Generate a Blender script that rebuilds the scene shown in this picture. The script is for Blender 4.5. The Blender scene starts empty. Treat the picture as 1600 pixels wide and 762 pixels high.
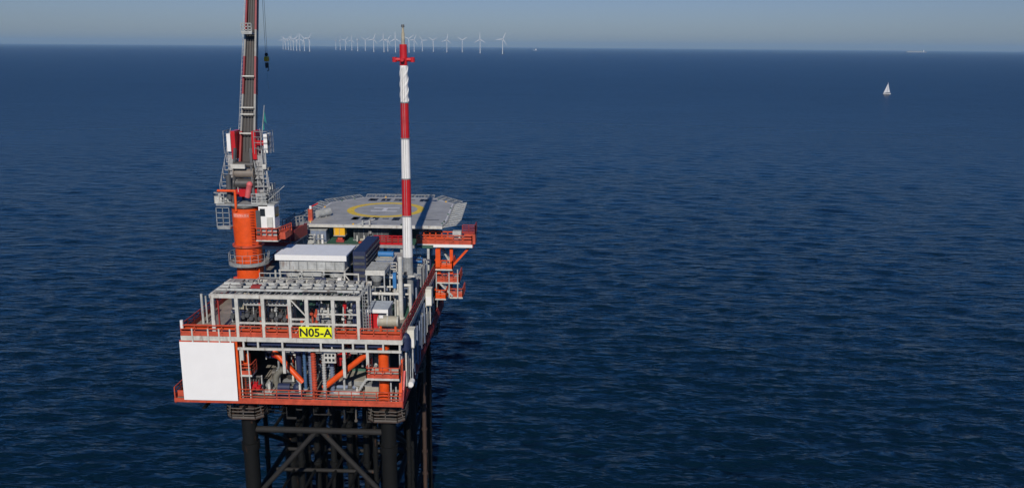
import bpy, math, random
import numpy as np
from mathutils import Vector, Matrix
sc = bpy.context.scene
R = math.radians

# ---------------------------------------------------------------- camera
cam = bpy.data.cameras.new('camera'); cam.lens = 29.25; cam.sensor_width = 36.0
cam.clip_start = 1.0; cam.clip_end = 200000.0
camo = bpy.data.objects.new('camera', cam); sc.collection.objects.link(camo); sc.camera = camo
yaw, pitch, roll = math.atan(50/1300), math.atan(308.5/1300), math.atan(12.5/1600)
fwd = Vector((-math.sin(yaw)*math.cos(pitch), math.cos(yaw)*math.cos(pitch), -math.sin(pitch)))
rgt = Vector((math.cos(yaw), math.sin(yaw), 0)); upv = rgt.cross(fwd)
r2 = rgt*math.cos(roll) + upv*math.sin(roll); u2 = -rgt*math.sin(roll) + upv*math.cos(roll)
M = Matrix((r2, u2, -fwd)).transposed().to_4x4(); M.translation = Vector((36.9, -77.0, 58.25))
camo.matrix_world = M

# ---------------------------------------------------------------- light
SUN_EL, SUN_AZ = R(33), R(176.4)      # azimuth clockwise from +Y, where the sun stands
w = bpy.data.worlds.new('World'); sc.world = w; w.use_nodes = True
nt = w.node_tree; nt.nodes.clear()
sky = nt.nodes.new('ShaderNodeTexSky'); sky.sky_type = 'NISHITA'; sky.sun_disc = False
sky.sun_elevation = SUN_EL; sky.sun_rotation = SUN_AZ
sky.air_density = 1.0; sky.dust_density = 0.4; sky.ozone_density = 3.0; sky.altitude = 0
bg = nt.nodes.new('ShaderNodeBackground'); bg.inputs[1].default_value = 0.05
out = nt.nodes.new('ShaderNodeOutputWorld')
tint = nt.nodes.new('ShaderNodeMixRGB'); tint.blend_type = 'MULTIPLY'; tint.inputs[0].default_value = 1.0
geo = nt.nodes.new('ShaderNodeTexCoord'); sep = nt.nodes.new('ShaderNodeSeparateXYZ'); rmp = nt.nodes.new('ShaderNodeValToRGB')
nt.links.new(geo.outputs['Generated'], sep.inputs[0]); nt.links.new(sep.outputs['Z'], rmp.inputs['Fac'])
rmp.color_ramp.elements[0].position = 0.0; rmp.color_ramp.elements[0].color = (0.70, 0.85, 1.24, 1)   # grey-blue maritime haze low down
rmp.color_ramp.elements[1].position = 0.85; rmp.color_ramp.elements[1].color = (0.09, 0.27, 0.50, 1)  # deeper blue overhead
for p_, c_ in ((0.06, (0.70, 0.80, 1.20)), (0.14, (0.26, 0.92, 1.95)), (0.36, (0.17, 0.56, 1.14))):
    e_ = rmp.color_ramp.elements.new(p_); e_.color = (*c_, 1)
nt.links.new(rmp.outputs['Color'], tint.inputs[2])
nt.links.new(sky.outputs[0], tint.inputs[1]); nt.links.new(tint.outputs[0], bg.inputs[0]); nt.links.new(bg.outputs[0], out.inputs[0])
sl = bpy.data.lights.new('sun', 'SUN'); sl.energy = 3.6; sl.angle = R(0.5); sl.color = (1.0, 0.93, 0.84)
so = bpy.data.objects.new('sun', sl); sc.collection.objects.link(so)
sd = Vector((math.sin(SUN_AZ)*math.cos(SUN_EL), math.cos(SUN_AZ)*math.cos(SUN_EL), math.sin(SUN_EL)))
so.rotation_euler = sd.to_track_quat('Z', 'Y').to_euler(); so.location = (0, -100, 200)
vs = sc.view_settings
sc.display_settings.display_device = 'sRGB'
vs.view_transform = 'Standard'; vs.look = 'None'; vs.exposure = 0.0; vs.gamma = 1.0; vs.use_curve_mapping = False
sc.cycles.max_bounces = 6; sc.cycles.diffuse_bounces = 3; sc.cycles.glossy_bounces = 3
sc.cycles.caustics_reflective = False; sc.cycles.caustics_refractive = False
sc.cycles.use_denoising = True

# ---------------------------------------------------------------- materials
MATS = {}
def mat(name, col, rough=0.55, metal=0.0, var=0.18, scale=1.5, rust=0.0, spec=0.5):
    if name in MATS: return MATS[name]
    m = bpy.data.materials.new(name); m.use_nodes = True; MATS[name] = m
    t = m.node_tree; b = t.nodes['Principled BSDF']
    b.inputs['Roughness'].default_value = rough; b.inputs['Metallic'].default_value = metal
    b.inputs['Specular IOR Level'].default_value = spec
    tc = t.nodes.new('ShaderNodeTexCoord')
    n = t.nodes.new('ShaderNodeTexNoise'); n.inputs['Scale'].default_value = scale; n.inputs['Detail'].default_value = 6
    n.inputs['Roughness'].default_value = 0.65
    t.links.new(tc.outputs['Object'], n.inputs['Vector'])
    r = t.nodes.new('ShaderNodeValToRGB')
    lo = tuple(c*(1-var) for c in col) + (1,); hi = tuple(min(1, c*(1+var)) for c in col) + (1,)
    r.color_ramp.elements[0].position = 0.3; r.color_ramp.elements[0].color = lo
    r.color_ramp.elements[1].position = 0.7; r.color_ramp.elements[1].color = hi
    t.links.new(n.outputs['Fac'], r.inputs['Fac'])
    last = r.outputs['Color']
    if rust:
        n2 = t.nodes.new('ShaderNodeTexNoise'); n2.inputs['Scale'].default_value = 1.1; n2.inputs['Detail'].default_value = 9
        mp = t.nodes.new('ShaderNodeMapping'); mp.inputs['Scale'].default_value = (2.2, 2.2, 0.5)
        t.links.new(tc.outputs['Object'], mp.inputs['Vector']); t.links.new(mp.outputs[0], n2.inputs['Vector'])
        r2_ = t.nodes.new('ShaderNodeValToRGB')
        r2_.color_ramp.elements[0].position = 0.68 - rust*0.3; r2_.color_ramp.elements[0].color = (0, 0, 0, 1)
        r2_.color_ramp.elements[1].position = 0.74; r2_.color_ramp.elements[1].color = (0.7, 0.7, 0.7, 1)
        t.links.new(n2.outputs['Fac'], r2_.inputs['Fac'])
        mx = t.nodes.new('ShaderNodeMixRGB'); mx.inputs[2].default_value = (0.13, 0.055, 0.025, 1)
        t.links.new(r2_.outputs[0], mx.inputs[0]); t.links.new(last, mx.inputs[1]); last = mx.outputs[0]
    t.links.new(last, b.inputs['Base Color'])
    return m
CREAM = mat('cream_paint', (0.54, 0.53, 0.48), rust=0.26, var=.22)
WHITE = mat('white_paint', (0.80, 0.79, 0.76), var=0.05, rust=0.0)
WROOF = mat('white_roof_sheet', (0.74, 0.77, 0.82), var=0.06)
GREYP = mat('grey_paint', (0.27, 0.28, 0.28), rust=0.22, var=.3)
LGREY = mat('light_grey_paint', (0.40, 0.41, 0.395), rust=0.24, var=.28)
BGREY = mat('blue_grey_paint', (0.17, 0.21, 0.29))
ORANGE = mat('orange_paint', (0.74, 0.085, 0.012), var=0.16, rust=0.14, rough=0.38)
RORANGE = mat('faded_orange_paint', (0.50, 0.075, 0.035), var=0.3, rust=0.25)
RED = mat('red_paint', (0.50, 0.015, 0.02), var=0.1, rough=0.35)
DRED = mat('dark_red_paint', (0.30, 0.03, 0.028), rust=0.1)
NAVY = mat('navy_paint', (0.018, 0.028, 0.075))
BLUE = mat('blue_paint', (0.03, 0.17, 0.42))
TEAL = mat('teal_cloth', (0.02, 0.22, 0.20))
YELLOW = mat('yellow_paint', (0.80, 0.42, 0.01), var=0.08)
SIGNY = mat('sign_yellow', (0.85, 0.87, 0.01), var=0.03)
BLACK = mat('black_lettering', (0.015, 0.015, 0.015))
DGREY = mat('dark_grey_paint', (0.075, 0.08, 0.085))
STEEL = mat('dark_steel', (0.10, 0.095, 0.09), rough=0.45, metal=0.4, rust=0.15)
BRIGHT = mat('bright_pipe', (0.55, 0.56, 0.56), rough=0.35, metal=0.6)
GREEN = mat('green_deck_paint', (0.045, 0.12, 0.085), rust=0.08, scale=.7)
PLATE = mat('worn_deck_plate', (0.27, 0.245, 0.21), rust=0.12, scale=.8, var=.3)
GRATE = mat('galvanised_grating', (0.27, 0.27, 0.26), scale=3, var=.3)
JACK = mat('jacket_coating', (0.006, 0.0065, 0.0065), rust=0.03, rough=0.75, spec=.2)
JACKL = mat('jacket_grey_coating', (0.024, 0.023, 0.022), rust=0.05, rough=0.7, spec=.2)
RUSTY = mat('rusty_steel', (0.055, 0.035, 0.027), rust=0.3)
HELI = mat('helideck_surface', (0.34, 0.34, 0.335), var=0.22, scale=.5, rust=0.1)
HLINE = mat('helideck_white_line', (0.60, 0.60, 0.62), var=.12)
HYEL = mat('helideck_yellow_line', (0.72, 0.50, 0.03), var=0.15)
TANK = mat('beige_tank', (0.36, 0.33, 0.25), rust=0.05)
TURB = mat('turbine_white', (0.56, 0.58, 0.60), var=0.02)
GLASS = mat('dark_window', (0.02, 0.025, 0.03), rough=0.08, var=0)
WOODM = mat('hull_white', (0.55, 0.55, 0.56), var=.03)

# ---------------------------------------------------------------- helpers
ROOT = {}
class MB:
    def __init__(s): s.v = []; s.f = []; s.sm = []
    def add(s, vs_, fs, smooth=False):
        o = len(s.v); s.v += [tuple(p) for p in vs_]; s.f += [tuple(i+o for i in f) for f in fs]; s.sm += [smooth]*len(fs); return s
    def box(s, x0, x1, y0, y1, z0, z1):
        v = [(x, y, z) for z in (z0, z1) for y in (y0, y1) for x in (x0, x1)]
        return s.add(v, [(0,2,3,1),(4,5,7,6),(0,1,5,4),(2,6,7,3),(0,4,6,2),(1,3,7,5)])
    def bar(s, a, b, wd, ht=None):
        a = Vector(a); b = Vector(b); ht = ht or wd; d = (b-a)
        if d.length < 1e-6: return s
        d.normalize(); side = d.cross(Vector((0,0,1)))
        if side.length < 1e-3: side = Vector((1,0,0))
        side.normalize(); up = side.cross(d)
        v = [p + side*(i*wd/2) + up*(j*ht/2) for p in (a, b) for i, j in ((-1,-1),(1,-1),(1,1),(-1,1))]
        return s.add(v, [(3,2,1,0),(4,5,6,7),(0,1,5,4),(1,2,6,5),(2,3,7,6),(3,0,4,7)])
    def tube(s, a, b, r, r2=None, n=12, caps=True):
        a = Vector(a); b = Vector(b); r2 = r if r2 is None else r2; d = (b-a).normalized()
        side = d.cross(Vector((0,0,1)))
        if side.length < 1e-3: side = Vector((1,0,0))
        side.normalize(); up = side.cross(d)
        v = []
        for p, rr in ((a, r), (b, r2)):
            for i in range(n):
                t = 2*math.pi*i/n; v.append(p + side*(rr*math.cos(t)) + up*(rr*math.sin(t)))
        s.add(v, [(i, (i+1) % n, n+(i+1) % n, n+i) for i in range(n)], True)
        if caps: s.add(v, [tuple(range(n))[::-1], tuple(range(n, 2*n))])
        return s
    def pipe(s, pts, r, n=10):
        for a, b in zip(pts, pts[1:]): s.tube(a, b, r, n=n)
        for p in pts[1:-1]: s.ball(p, r*1.03, 8, 5)
        return s
    def ball(s, c, r, n=12, k=7, sz=1.0):
        c = Vector(c); v = [c+Vector((0,0,-r*sz))]; f = []
        for j in range(1, k):
            ph = -math.pi/2+math.pi*j/k
            for i in range(n):
                t = 2*math.pi*i/n; v.append(c+Vector((r*math.cos(ph)*math.cos(t), r*math.cos(ph)*math.sin(t), r*sz*math.sin(ph))))
        v.append(c+Vector((0,0,r*sz))); L = len(v)-1
        for i in range(n): f.append((0, 1+(i+1) % n, 1+i)); f.append((L, L-n+i, L-n+(i+1) % n))
        for j in range(k-2):
            for i in range(n):
                a = 1+j*n; f.append((a+i, a+(i+1) % n, a+n+(i+1) % n, a+n+i))
        return s.add(v, f, True)
    def lathe(s, cx, cy, prof, n=24):
        v = []; f = []
        for r_, z in prof:
            for i in range(n):
                t = 2*math.pi*i/n; v.append((cx+r_*math.cos(t), cy+r_*math.sin(t), z))
        for j in range(len(prof)-1):
            for i in range(n): f.append((j*n+i, j*n+(i+1) % n, (j+1)*n+(i+1) % n, (j+1)*n+i))
        s.add(v, f, True)
        return s.add(v, [tuple(range(n))[::-1], tuple(range((len(prof)-1)*n, len(prof)*n))])
    def prism(s, poly, z0, z1):
        n = len(poly); v = [(x, y, z0) for x, y in poly]+[(x, y, z1) for x, y in poly]
        return s.add(v, [tuple(range(n))[::-1], tuple(range(n, 2*n))]+[(i, (i+1) % n, n+(i+1) % n, n+i) for i in range(n)])
    def torus(s, c, R_, r_, n=24, k=6, a0=0, a1=2*math.pi):
        c = Vector(c); pts = [c+Vector((R_*math.cos(a0+(a1-a0)*i/n), R_*math.sin(a0+(a1-a0)*i/n), 0)) for i in range(n+1)]
        for a, b in zip(pts, pts[1:]): s.tube(a, b, r_, n=k, caps=False)
        return s
    def rail(s, pts, h=1.1, step=1.4, r_=0.035, kick=0.14, mids=2):
        for a, b in zip(pts, pts[1:]):
            a = Vector(a); b = Vector(b); L = (b-a).length; n = max(1, round(L/step))
            for i in range(n+1):
                p = a.lerp(b, i/n); s.bar(p, p+Vector((0,0,h)), r_*2)
            for j in range(mids+1):
                z = Vector((0,0,h*(mids+1-j)/(mids+1))); s.bar(a+z, b+z, r_*2)
            if kick: s.bar(a+Vector((0,0,kick/2+.004)), b+Vector((0,0,kick/2+.004)), 0.03, kick)
        return s
    def build(s, name, m, parent=None, label=None):
        o0 = Vector((0,0,0))
        if parent is not None: o0 = ROOT[parent.name]
        me = bpy.data.meshes.new(name); me.from_pydata([(p[0]-o0.x, p[1]-o0.y, p[2]-o0.z) for p in s.v], [], s.f)
        me.polygons.foreach_set('use_smooth', s.sm); me.materials.append(m); me.validate(); me.update()
        o = bpy.data.objects.new(name, me); sc.collection.objects.link(o)
        if parent is not None: o.parent = parent
        ROOT[o.name] = o0
        if label: o['label'] = label
        return o
def thing(name, label, cat, loc, group=None):
    o = bpy.data.objects.new(name, None); sc.collection.objects.link(o); o.location = loc; o.empty_display_size = .5
    o['label'] = label; o['category'] = cat
    if group: o['group'] = group
    ROOT[o.name] = Vector(loc); return o
def tag(o, label, cat, group=None):
    o['label'] = label; o['category'] = cat
    if group: o['group'] = group
    return o
def copy_tree(o, loc=None, label=None, parent=None):
    c = o.copy(); sc.collection.objects.link(c)
    if parent is not None: c.parent = parent
    if loc is not None: c.location = loc
    if label: c['label'] = label
    ROOT[c.name] = ROOT[o.name]
    for ch in list(o.children):
        copy_tree(ch, parent=c)
    return c
rng = random.Random(7)

# ---------------------------------------------------------------- sea
def build_sea():
    # one sheet out to the horizon: rings round the viewer's side of the sea, finest where waves can be seen
    cx, cy = 36.9, -77.0
    th = [R(90+a) for a in np.arange(-44, 47, 0.235)] + [R(90+a) for a in np.arange(48, 314, 4.0)]
    th = np.array(th); nth = len(th)
    rs = list(np.exp(np.arange(math.log(78), math.log(1400), 0.0043))); r_ = rs[-1]; gr = .0043
    rs = [10, 30, 50, 66, 74]+rs
    while r_ < 42000: gr = min(.12, gr*1.03); r_ *= 1+gr; rs.append(r_)
    rs = np.array(rs)
    X = cx+rs[:, None]*np.cos(th)[None]; Y = cy+rs[:, None]*np.sin(th)[None]
    dth = np.abs(np.roll(th, -1)-th); dth[-1] = R(2); dth = np.maximum(dth, np.roll(dth, 1))
    drr = np.gradient(rs)
    cell = np.maximum(np.minimum(rs[:, None]*dth[None], 1e5), drr[:, None]*0.8)
    g = np.random.default_rng(5); Z = np.zeros_like(X); DX = np.zeros_like(X); DY = np.zeros_like(X); N = 110
    for k in range(N):
        lam = math.exp(g.uniform(math.log(0.9), math.log(11))); sl_ = 0.26*math.sqrt(2/N)*(1.0 if lam < 4.5 else 0.42)
        a = R(90-10)+g.normal(0, .48); kx, ky = math.cos(a)*2*math.pi/lam, math.sin(a)*2*math.pi/lam; am = sl_*lam/(2*math.pi)
        wgt = np.clip((lam/cell-2.5)/3.0, 0, 1); ph = kx*X+ky*Y+g.uniform(0, 6.283)
        Z += wgt*am*np.cos(ph); S = wgt*am*.35*np.sin(ph); DX -= S*math.cos(a); DY -= S*math.sin(a)
    X = X+DX; Y = Y+DY
    nr = len(rs); co = np.stack([X, Y, Z], -1).reshape(-1, 3); co = np.vstack([co, [[cx, cy, 0]]])
    ii, jj = np.meshgrid(np.arange(nr-1), np.arange(nth), indexing='ij'); j2 = (jj+1) % nth
    q_ = np.stack([ii*nth+jj, (ii+1)*nth+jj, (ii+1)*nth+j2, ii*nth+j2], -1).reshape(-1, 4)
    tri = np.stack([np.full(nth, nr*nth), np.arange(nth), (np.arange(nth)+1) % nth], -1)
    me = bpy.data.meshes.new('sea'); me.vertices.add(len(co)); me.vertices.foreach_set('co', co.astype(np.float32).ravel())
    me.loops.add(q_.size+tri.size); me.loops.foreach_set('vertex_index', np.concatenate([q_.ravel(), tri.ravel()]).astype(np.int32))
    nf = len(q_)+len(tri); me.polygons.add(nf)
    me.polygons.foreach_set('loop_start', np.concatenate([np.arange(len(q_))*4, len(q_)*4+np.arange(len(tri))*3]).astype(np.int32))
    me.polygons.foreach_set('use_smooth', np.ones(nf, dtype=bool)); me.update(calc_edges=True)
    # slopes of the waves too fine for the mesh at that range count as surface roughness there
    at = me.attributes.new('fine_slope', 'FLOAT', 'POINT')
    fs_ = np.clip((np.log(rs)-math.log(140))/(math.log(1500)-math.log(140)), 0, 1); fs_ = fs_*fs_*(3-2*fs_)
    at.data.foreach_set('value', np.concatenate([np.repeat(fs_, nth), [0]]).astype(np.float32))
    m = bpy.data.materials.new('sea_water'); m.use_nodes = True; t = m.node_tree; b = t.nodes['Principled BSDF']
    b.inputs['Base Color'].default_value = (0.0015, 0.0118, 0.0255, 1)
    b.inputs['Roughness'].default_value = 0.10; b.inputs['Specular IOR Level'].default_value = 0.37; b.inputs['IOR'].default_value = 1.333
    an = t.nodes.new('ShaderNodeAttribute'); an.attribute_name = 'fine_slope'
    mr = t.nodes.new('ShaderNodeMapRange'); mr.inputs['To Min'].default_value = 0.13; mr.inputs['To Max'].default_value = 0.33
    t.links.new(an.outputs['Fac'], mr.inputs['Value']); t.links.new(mr.outputs[0], b.inputs['Roughness'])
    tc = t.nodes.new('ShaderNodeTexCoord')
    def noise(sx, sy, rot, scale, detail, dist=0.6):
        mp = t.nodes.new('ShaderNodeMapping'); mp.inputs['Scale'].default_value = (sx, sy, 1); mp.inputs['Rotation'].default_value = (0, 0, rot)
        nn = t.nodes.new('ShaderNodeTexNoise'); nn.inputs['Scale'].default_value = scale; nn.inputs['Detail'].default_value = detail
        nn.inputs['Roughness'].default_value = 0.55; nn.inputs['Distortion'].default_value = dist
        t.links.new(tc.outputs['Object'], mp.inputs['Vector']); t.links.new(mp.outputs[0], nn.inputs['Vector']); return nn.outputs['Fac']
    a1 = noise(0.30, 1.0, R(10), 0.50, 3, 0.3)      # wind waves
    a2 = noise(0.5, 1.0, R(-14), 0.10, 2)      # longer swell
    a3 = noise(0.45, 1.0, R(-12), 1.3, 2, 0.3)        # ripples
    def math_(op, x, y):
        q = t.nodes.new('ShaderNodeMath'); q.operation = op
        for i, k in enumerate((x, y)):
            if isinstance(k, (int, float)): q.inputs[i].default_value = k
            else: t.links.new(k, q.inputs[i])
        return q.outputs[0]
    gust = noise(0.5, 1.0, R(-20), 0.012, 3, 1.2)                        # patches of wind-roughened and smoother water
    gs = math_('ADD', math_('MULTIPLY', gust, 0.9), 0.6)
    h = math_('ADD', math_('MULTIPLY', math_('ADD', math_('MULTIPLY', a1, 1.05), math_('MULTIPLY', a3, 0.20)), gs), math_('MULTIPLY', a2, 0.9))
    bp = t.nodes.new('ShaderNodeBump'); bp.inputs['Strength'].default_value = 1.0; bp.inputs['Distance'].default_value = 1.0
    t.links.new(h, bp.inputs['Height']); t.links.new(bp.outputs[0], b.inputs['Normal'])
    me.materials.append(m)
    o = bpy.data.objects.new('sea', me); sc.collection.objects.link(o); o['kind'] = 'structure'
build_sea()

# ================================================================ JACKET
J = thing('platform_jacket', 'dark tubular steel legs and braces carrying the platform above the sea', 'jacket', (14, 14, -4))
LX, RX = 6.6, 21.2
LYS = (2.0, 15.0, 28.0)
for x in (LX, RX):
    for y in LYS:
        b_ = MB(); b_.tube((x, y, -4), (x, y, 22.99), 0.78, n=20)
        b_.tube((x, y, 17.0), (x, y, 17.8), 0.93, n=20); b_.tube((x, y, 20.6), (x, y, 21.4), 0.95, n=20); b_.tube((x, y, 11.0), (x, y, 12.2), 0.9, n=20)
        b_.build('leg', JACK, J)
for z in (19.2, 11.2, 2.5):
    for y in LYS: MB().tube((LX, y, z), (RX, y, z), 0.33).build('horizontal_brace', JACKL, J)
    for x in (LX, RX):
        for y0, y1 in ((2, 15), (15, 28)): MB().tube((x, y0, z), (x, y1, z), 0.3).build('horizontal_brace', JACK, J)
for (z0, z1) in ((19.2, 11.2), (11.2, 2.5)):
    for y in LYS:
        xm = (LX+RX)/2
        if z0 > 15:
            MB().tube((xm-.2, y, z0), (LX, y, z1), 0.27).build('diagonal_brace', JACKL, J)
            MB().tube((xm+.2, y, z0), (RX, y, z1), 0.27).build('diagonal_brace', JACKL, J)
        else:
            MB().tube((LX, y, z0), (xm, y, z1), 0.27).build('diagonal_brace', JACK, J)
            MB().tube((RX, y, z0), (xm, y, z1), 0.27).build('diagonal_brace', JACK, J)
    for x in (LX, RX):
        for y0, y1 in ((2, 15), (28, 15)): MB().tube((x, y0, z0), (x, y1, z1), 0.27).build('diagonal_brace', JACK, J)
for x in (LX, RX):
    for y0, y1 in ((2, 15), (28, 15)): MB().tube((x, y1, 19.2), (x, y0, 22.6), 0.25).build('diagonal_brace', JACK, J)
# conductors and risers through the jacket
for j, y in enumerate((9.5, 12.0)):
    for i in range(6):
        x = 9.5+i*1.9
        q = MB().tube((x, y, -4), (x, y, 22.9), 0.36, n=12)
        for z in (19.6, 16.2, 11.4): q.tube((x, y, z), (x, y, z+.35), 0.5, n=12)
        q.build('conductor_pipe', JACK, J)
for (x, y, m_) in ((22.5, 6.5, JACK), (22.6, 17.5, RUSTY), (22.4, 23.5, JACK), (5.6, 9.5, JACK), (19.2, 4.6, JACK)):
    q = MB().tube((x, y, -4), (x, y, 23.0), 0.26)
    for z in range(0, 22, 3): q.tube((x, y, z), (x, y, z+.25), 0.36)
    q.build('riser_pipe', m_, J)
for z in (19.2, 11.2):                                      # conductor guide frames
    for y in (8.3, 13.2): MB().tube((LX, y, z), (RX, y, z), 0.22).build('guide_beam', JACKL, J)
    for i in range(5):
        x = 9.0+i*2.4; MB().tube((x, 2, z), (x, 15, z), 0.17).build('guide_beam', JACK, J)
# access walkways hanging round the leg tops
for (x, y) in ((LX, 2.0), (RX, 2.0), (RX, 15.0), (RX, 28.0)):
    g = MB(); poly = [(x+dx, y+dy) for dx, dy in ((-1.2,-1.5),(1.2,-1.5),(1.9,-.8),(1.9,1.2),(-1.9,1.2),(-1.9,-.8))]
    g.prism(poly, 20.95, 21.07); g.build('leg_walkway', RUSTY, J)
    pts = [(px_, py_, 21.08) for px_, py_ in poly]; pts.append(pts[0])
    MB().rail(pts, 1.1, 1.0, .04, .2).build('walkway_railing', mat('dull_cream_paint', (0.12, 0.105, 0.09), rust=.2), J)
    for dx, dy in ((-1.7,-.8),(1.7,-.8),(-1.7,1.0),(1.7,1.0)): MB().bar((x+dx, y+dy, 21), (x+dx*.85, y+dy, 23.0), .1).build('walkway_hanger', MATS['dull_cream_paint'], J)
    MB().tube((x, y, 21.4), (x, y, 22.97), 0.9, n=20).build('leg_collar', RUSTY, J)
# pipework slung in the dark below the cellar deck
for i in range(34):
    x = rng.uniform(7.6, 20); y = rng.uniform(1.2, 7); z = rng.uniform(19.9, 22.3); L = rng.uniform(.5, 1.9)
    q = MB()
    if rng.random() < .6: q.tube((x, y, z), (min(20.3, x+L), y, z), rng.uniform(.06, .14)); q.tube((x, y, z), (x, y, 22.9), .05)
    else: q.tube((x, y, z), (x, y, 22.9), .09); q.tube((x, y, z-.06), (x, y, z+.1), .18)
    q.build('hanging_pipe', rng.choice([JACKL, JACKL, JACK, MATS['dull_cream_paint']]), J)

# ================================================================ TOPSIDES
P = thing('platform_topsides', 'two-storey orange and cream steel gas platform topsides full of pipework', 'platform', (11.5, 17, 23))
X0, X1, Y1 = 0.0, 23.0, 34.0
MB().box(X0, X1, 0, Y1, 23.0, 23.3).build('lower_deck', PLATE, P)
q = MB()
for y in np.arange(1.5, 34, 3.2): q.box(.4, 22.6, y, y+.35, 22.3, 22.995)
for x in (2.5, 6.6, 10.5, 14, 17.6, 21.2): q.box(x, x+.3, .3, 33.7, 22.1, 22.3)
q.build('deck_girders', JACK, P)
MB().box(-.12, 23.12, -.15, -.003, 23.02, 23.42).build('edge_beam', RORANGE, P)
MB().box(23.003, 23.15, 0, Y1, 22.85, 23.42).build('edge_beam', DRED, P)
MB().box(-.15, -.003, 0, Y1, 22.85, 23.42).build('edge_beam', DRED, P)
# upper deck: worn plate in front, green paint behind
MB().box(1.2, 23.1, 0.0, 6.4, 29.85, 30.1).build('upper_deck_plate', PLATE, P)
MB().box(8.003, 23.1, 6.403, Y1, 29.85, 30.1).build('upper_deck_plate', GREEN, P)
MB().box(1.2, 8.0, 6.403, Y1, 29.85, 30.1).build('upper_deck_plate', PLATE, P)
MB().box(1.1, 23.2, -.14, -.003, 29.62, 30.12).build('edge_beam', CREAM, P)
MB().box(23.103, 23.24, 0, 25.0, 29.6, 30.12).build('edge_beam', LGREY, P)
MB().box(1.05, 1.197, 0, Y1, 29.6, 30.12).build('edge_beam', LGREY, P)
q = MB()
for y in np.arange(2.0, 34, 3.0): q.box(1.3, 23.0, y, y+.25, 29.2, 29.845)
q.build('deck_girders', GREYP, P)
# lower chord of the front truss and its verticals
MB().box(6.7, 23.1, -.1, .12, 28.72, 28.94).build('truss_chord', CREAM, P)
for x in (7.35, 8.8, 11.25, 15.1, 17.3, 18.3, 19.6, 21.3, 22.95): MB().box(x-.09, x+.09, -.09, .1, 28.945, 29.617).build('truss_vertical', CREAM, P)
for x, z0 in ((7.1, 27.6), (11.3, 26.3), (17.35, 26.0), (19.7, 26.4)): MB().box(x-.14, x+.14, -.05, .2, z0, 28.715).build('hanger_post', CREAM, P)
# navy strips put in for the shadow between the two chords
for x0, x1 in ((7.5, 8.7), (8.9, 11.1), (11.4, 15.0), (15.2, 17.2), (18.4, 19.5), (19.7, 21.2)):
    MB().box(x0, x1, .55, 1.2, 29.0, 29.6).build('shade_strip', NAVY, P)
# orange corner columns and braces between the decks
for x, y in ((21.05, 1.2), (6.2, 1.8), (21.2, 15), (6.6, 15), (21.2, 28), (6.6, 28)):
    q = MB().tube((x, y, 23.304), (x, y, 29.19), .52, n=20)
    q.tube((x, y, 23.304), (x, y, 23.8), .66, n=20); q.tube((x, y, 28.7), (x, y, 29.18), .62, n=20)
    q.build('column', ORANGE, P)
MB().tube((19.6, 1.0, 28.3), (14.75, 1.6, 24.2), .30, n=16).build('diagonal_brace', ORANGE, P)
MB().tube((9.6, 2.0, 27.9), (12.6, 1.6, 24.7), .28, n=16).build('diagonal_brace', ORANGE, P)
MB().tube((17.0, 3.2, 28.6), (13.9, 4.0, 26.0), .25, n=16).build('diagonal_brace', ORANGE, P)
MB().tube((21.2, 15, 29), (21.2, 22, 23.6), .3).build('diagonal_brace', ORANGE, P)
# dark fire wall behind the process area
MB().box(1.4, 20.4, 16.5, 16.7, 23.304, 29.19).build('fire_wall', DGREY, P)
MB().box(1.5, 22.9, 33.6, 33.75, 23.304, 29.19).build('fire_wall', DGREY, P)
MB().box(1.3, 1.45, 1.0, 33.5, 23.304, 29.19).build('fire_wall', DGREY, P)
# ------- process frame on the upper deck
FX = (4.5, 6.9, 9.5, 12.15, 13.85, 16.45, 18.95)
for x in FX:
    MB().box(x-.17, x+.17, -.08, .24, 30.122, 34.05).build('frame_post', CREAM, P)
    MB().box(x-.15, x+.15, 5.3, 5.6, 30.104, 34.05).build('frame_post', LGREY, P)
    MB().box(x-.14, x+.14, .25, 5.29, 34.06, 34.3).build('roof_beam', LGREY, P)
MB().box(4.25, 19.2, -.1, .25, 34.055, 34.42).build('roof_beam', CREAM, P)
MB().box(4.25, 19.2, 5.3, 5.62, 34.055, 34.42).build('roof_beam', CREAM, P)
MB().box(4.25, 4.5, .255, 5.295, 34.302, 34.44).build('roof_beam', CREAM, P)
MB().box(6.9, 18.95, -.02, .13, 31.42, 31.6).build('frame_rail', CREAM, P)
for x0, x1 in ((14.9, 16.3), (16.6, 18.8)): MB().box(x0, x1, -.01, .1, 32.5, 32.64).build('frame_rail', CREAM, P)
MB().box(12.3, 13.7, 0, .1, 31.9, 32.08).build('frame_rail', CREAM, P)
MB().bar((12.3, .05, 33.95), (13.75, .05, 32.3), .11).build('frame_brace', CREAM, P)
MB().bar((13.75, .05, 31.9), (12.3, .05, 30.2), .11).build('frame_brace', CREAM, P)
for x0, x1, z0, z1 in ((17.2, 18.7, 33.0, 34.0), (17.5, 18.8, 32.5, 31.5)): MB().bar((x0, 1.6, z0), (x1, 1.6, z1), .12).build('frame_brace', LGREY, P)
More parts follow.
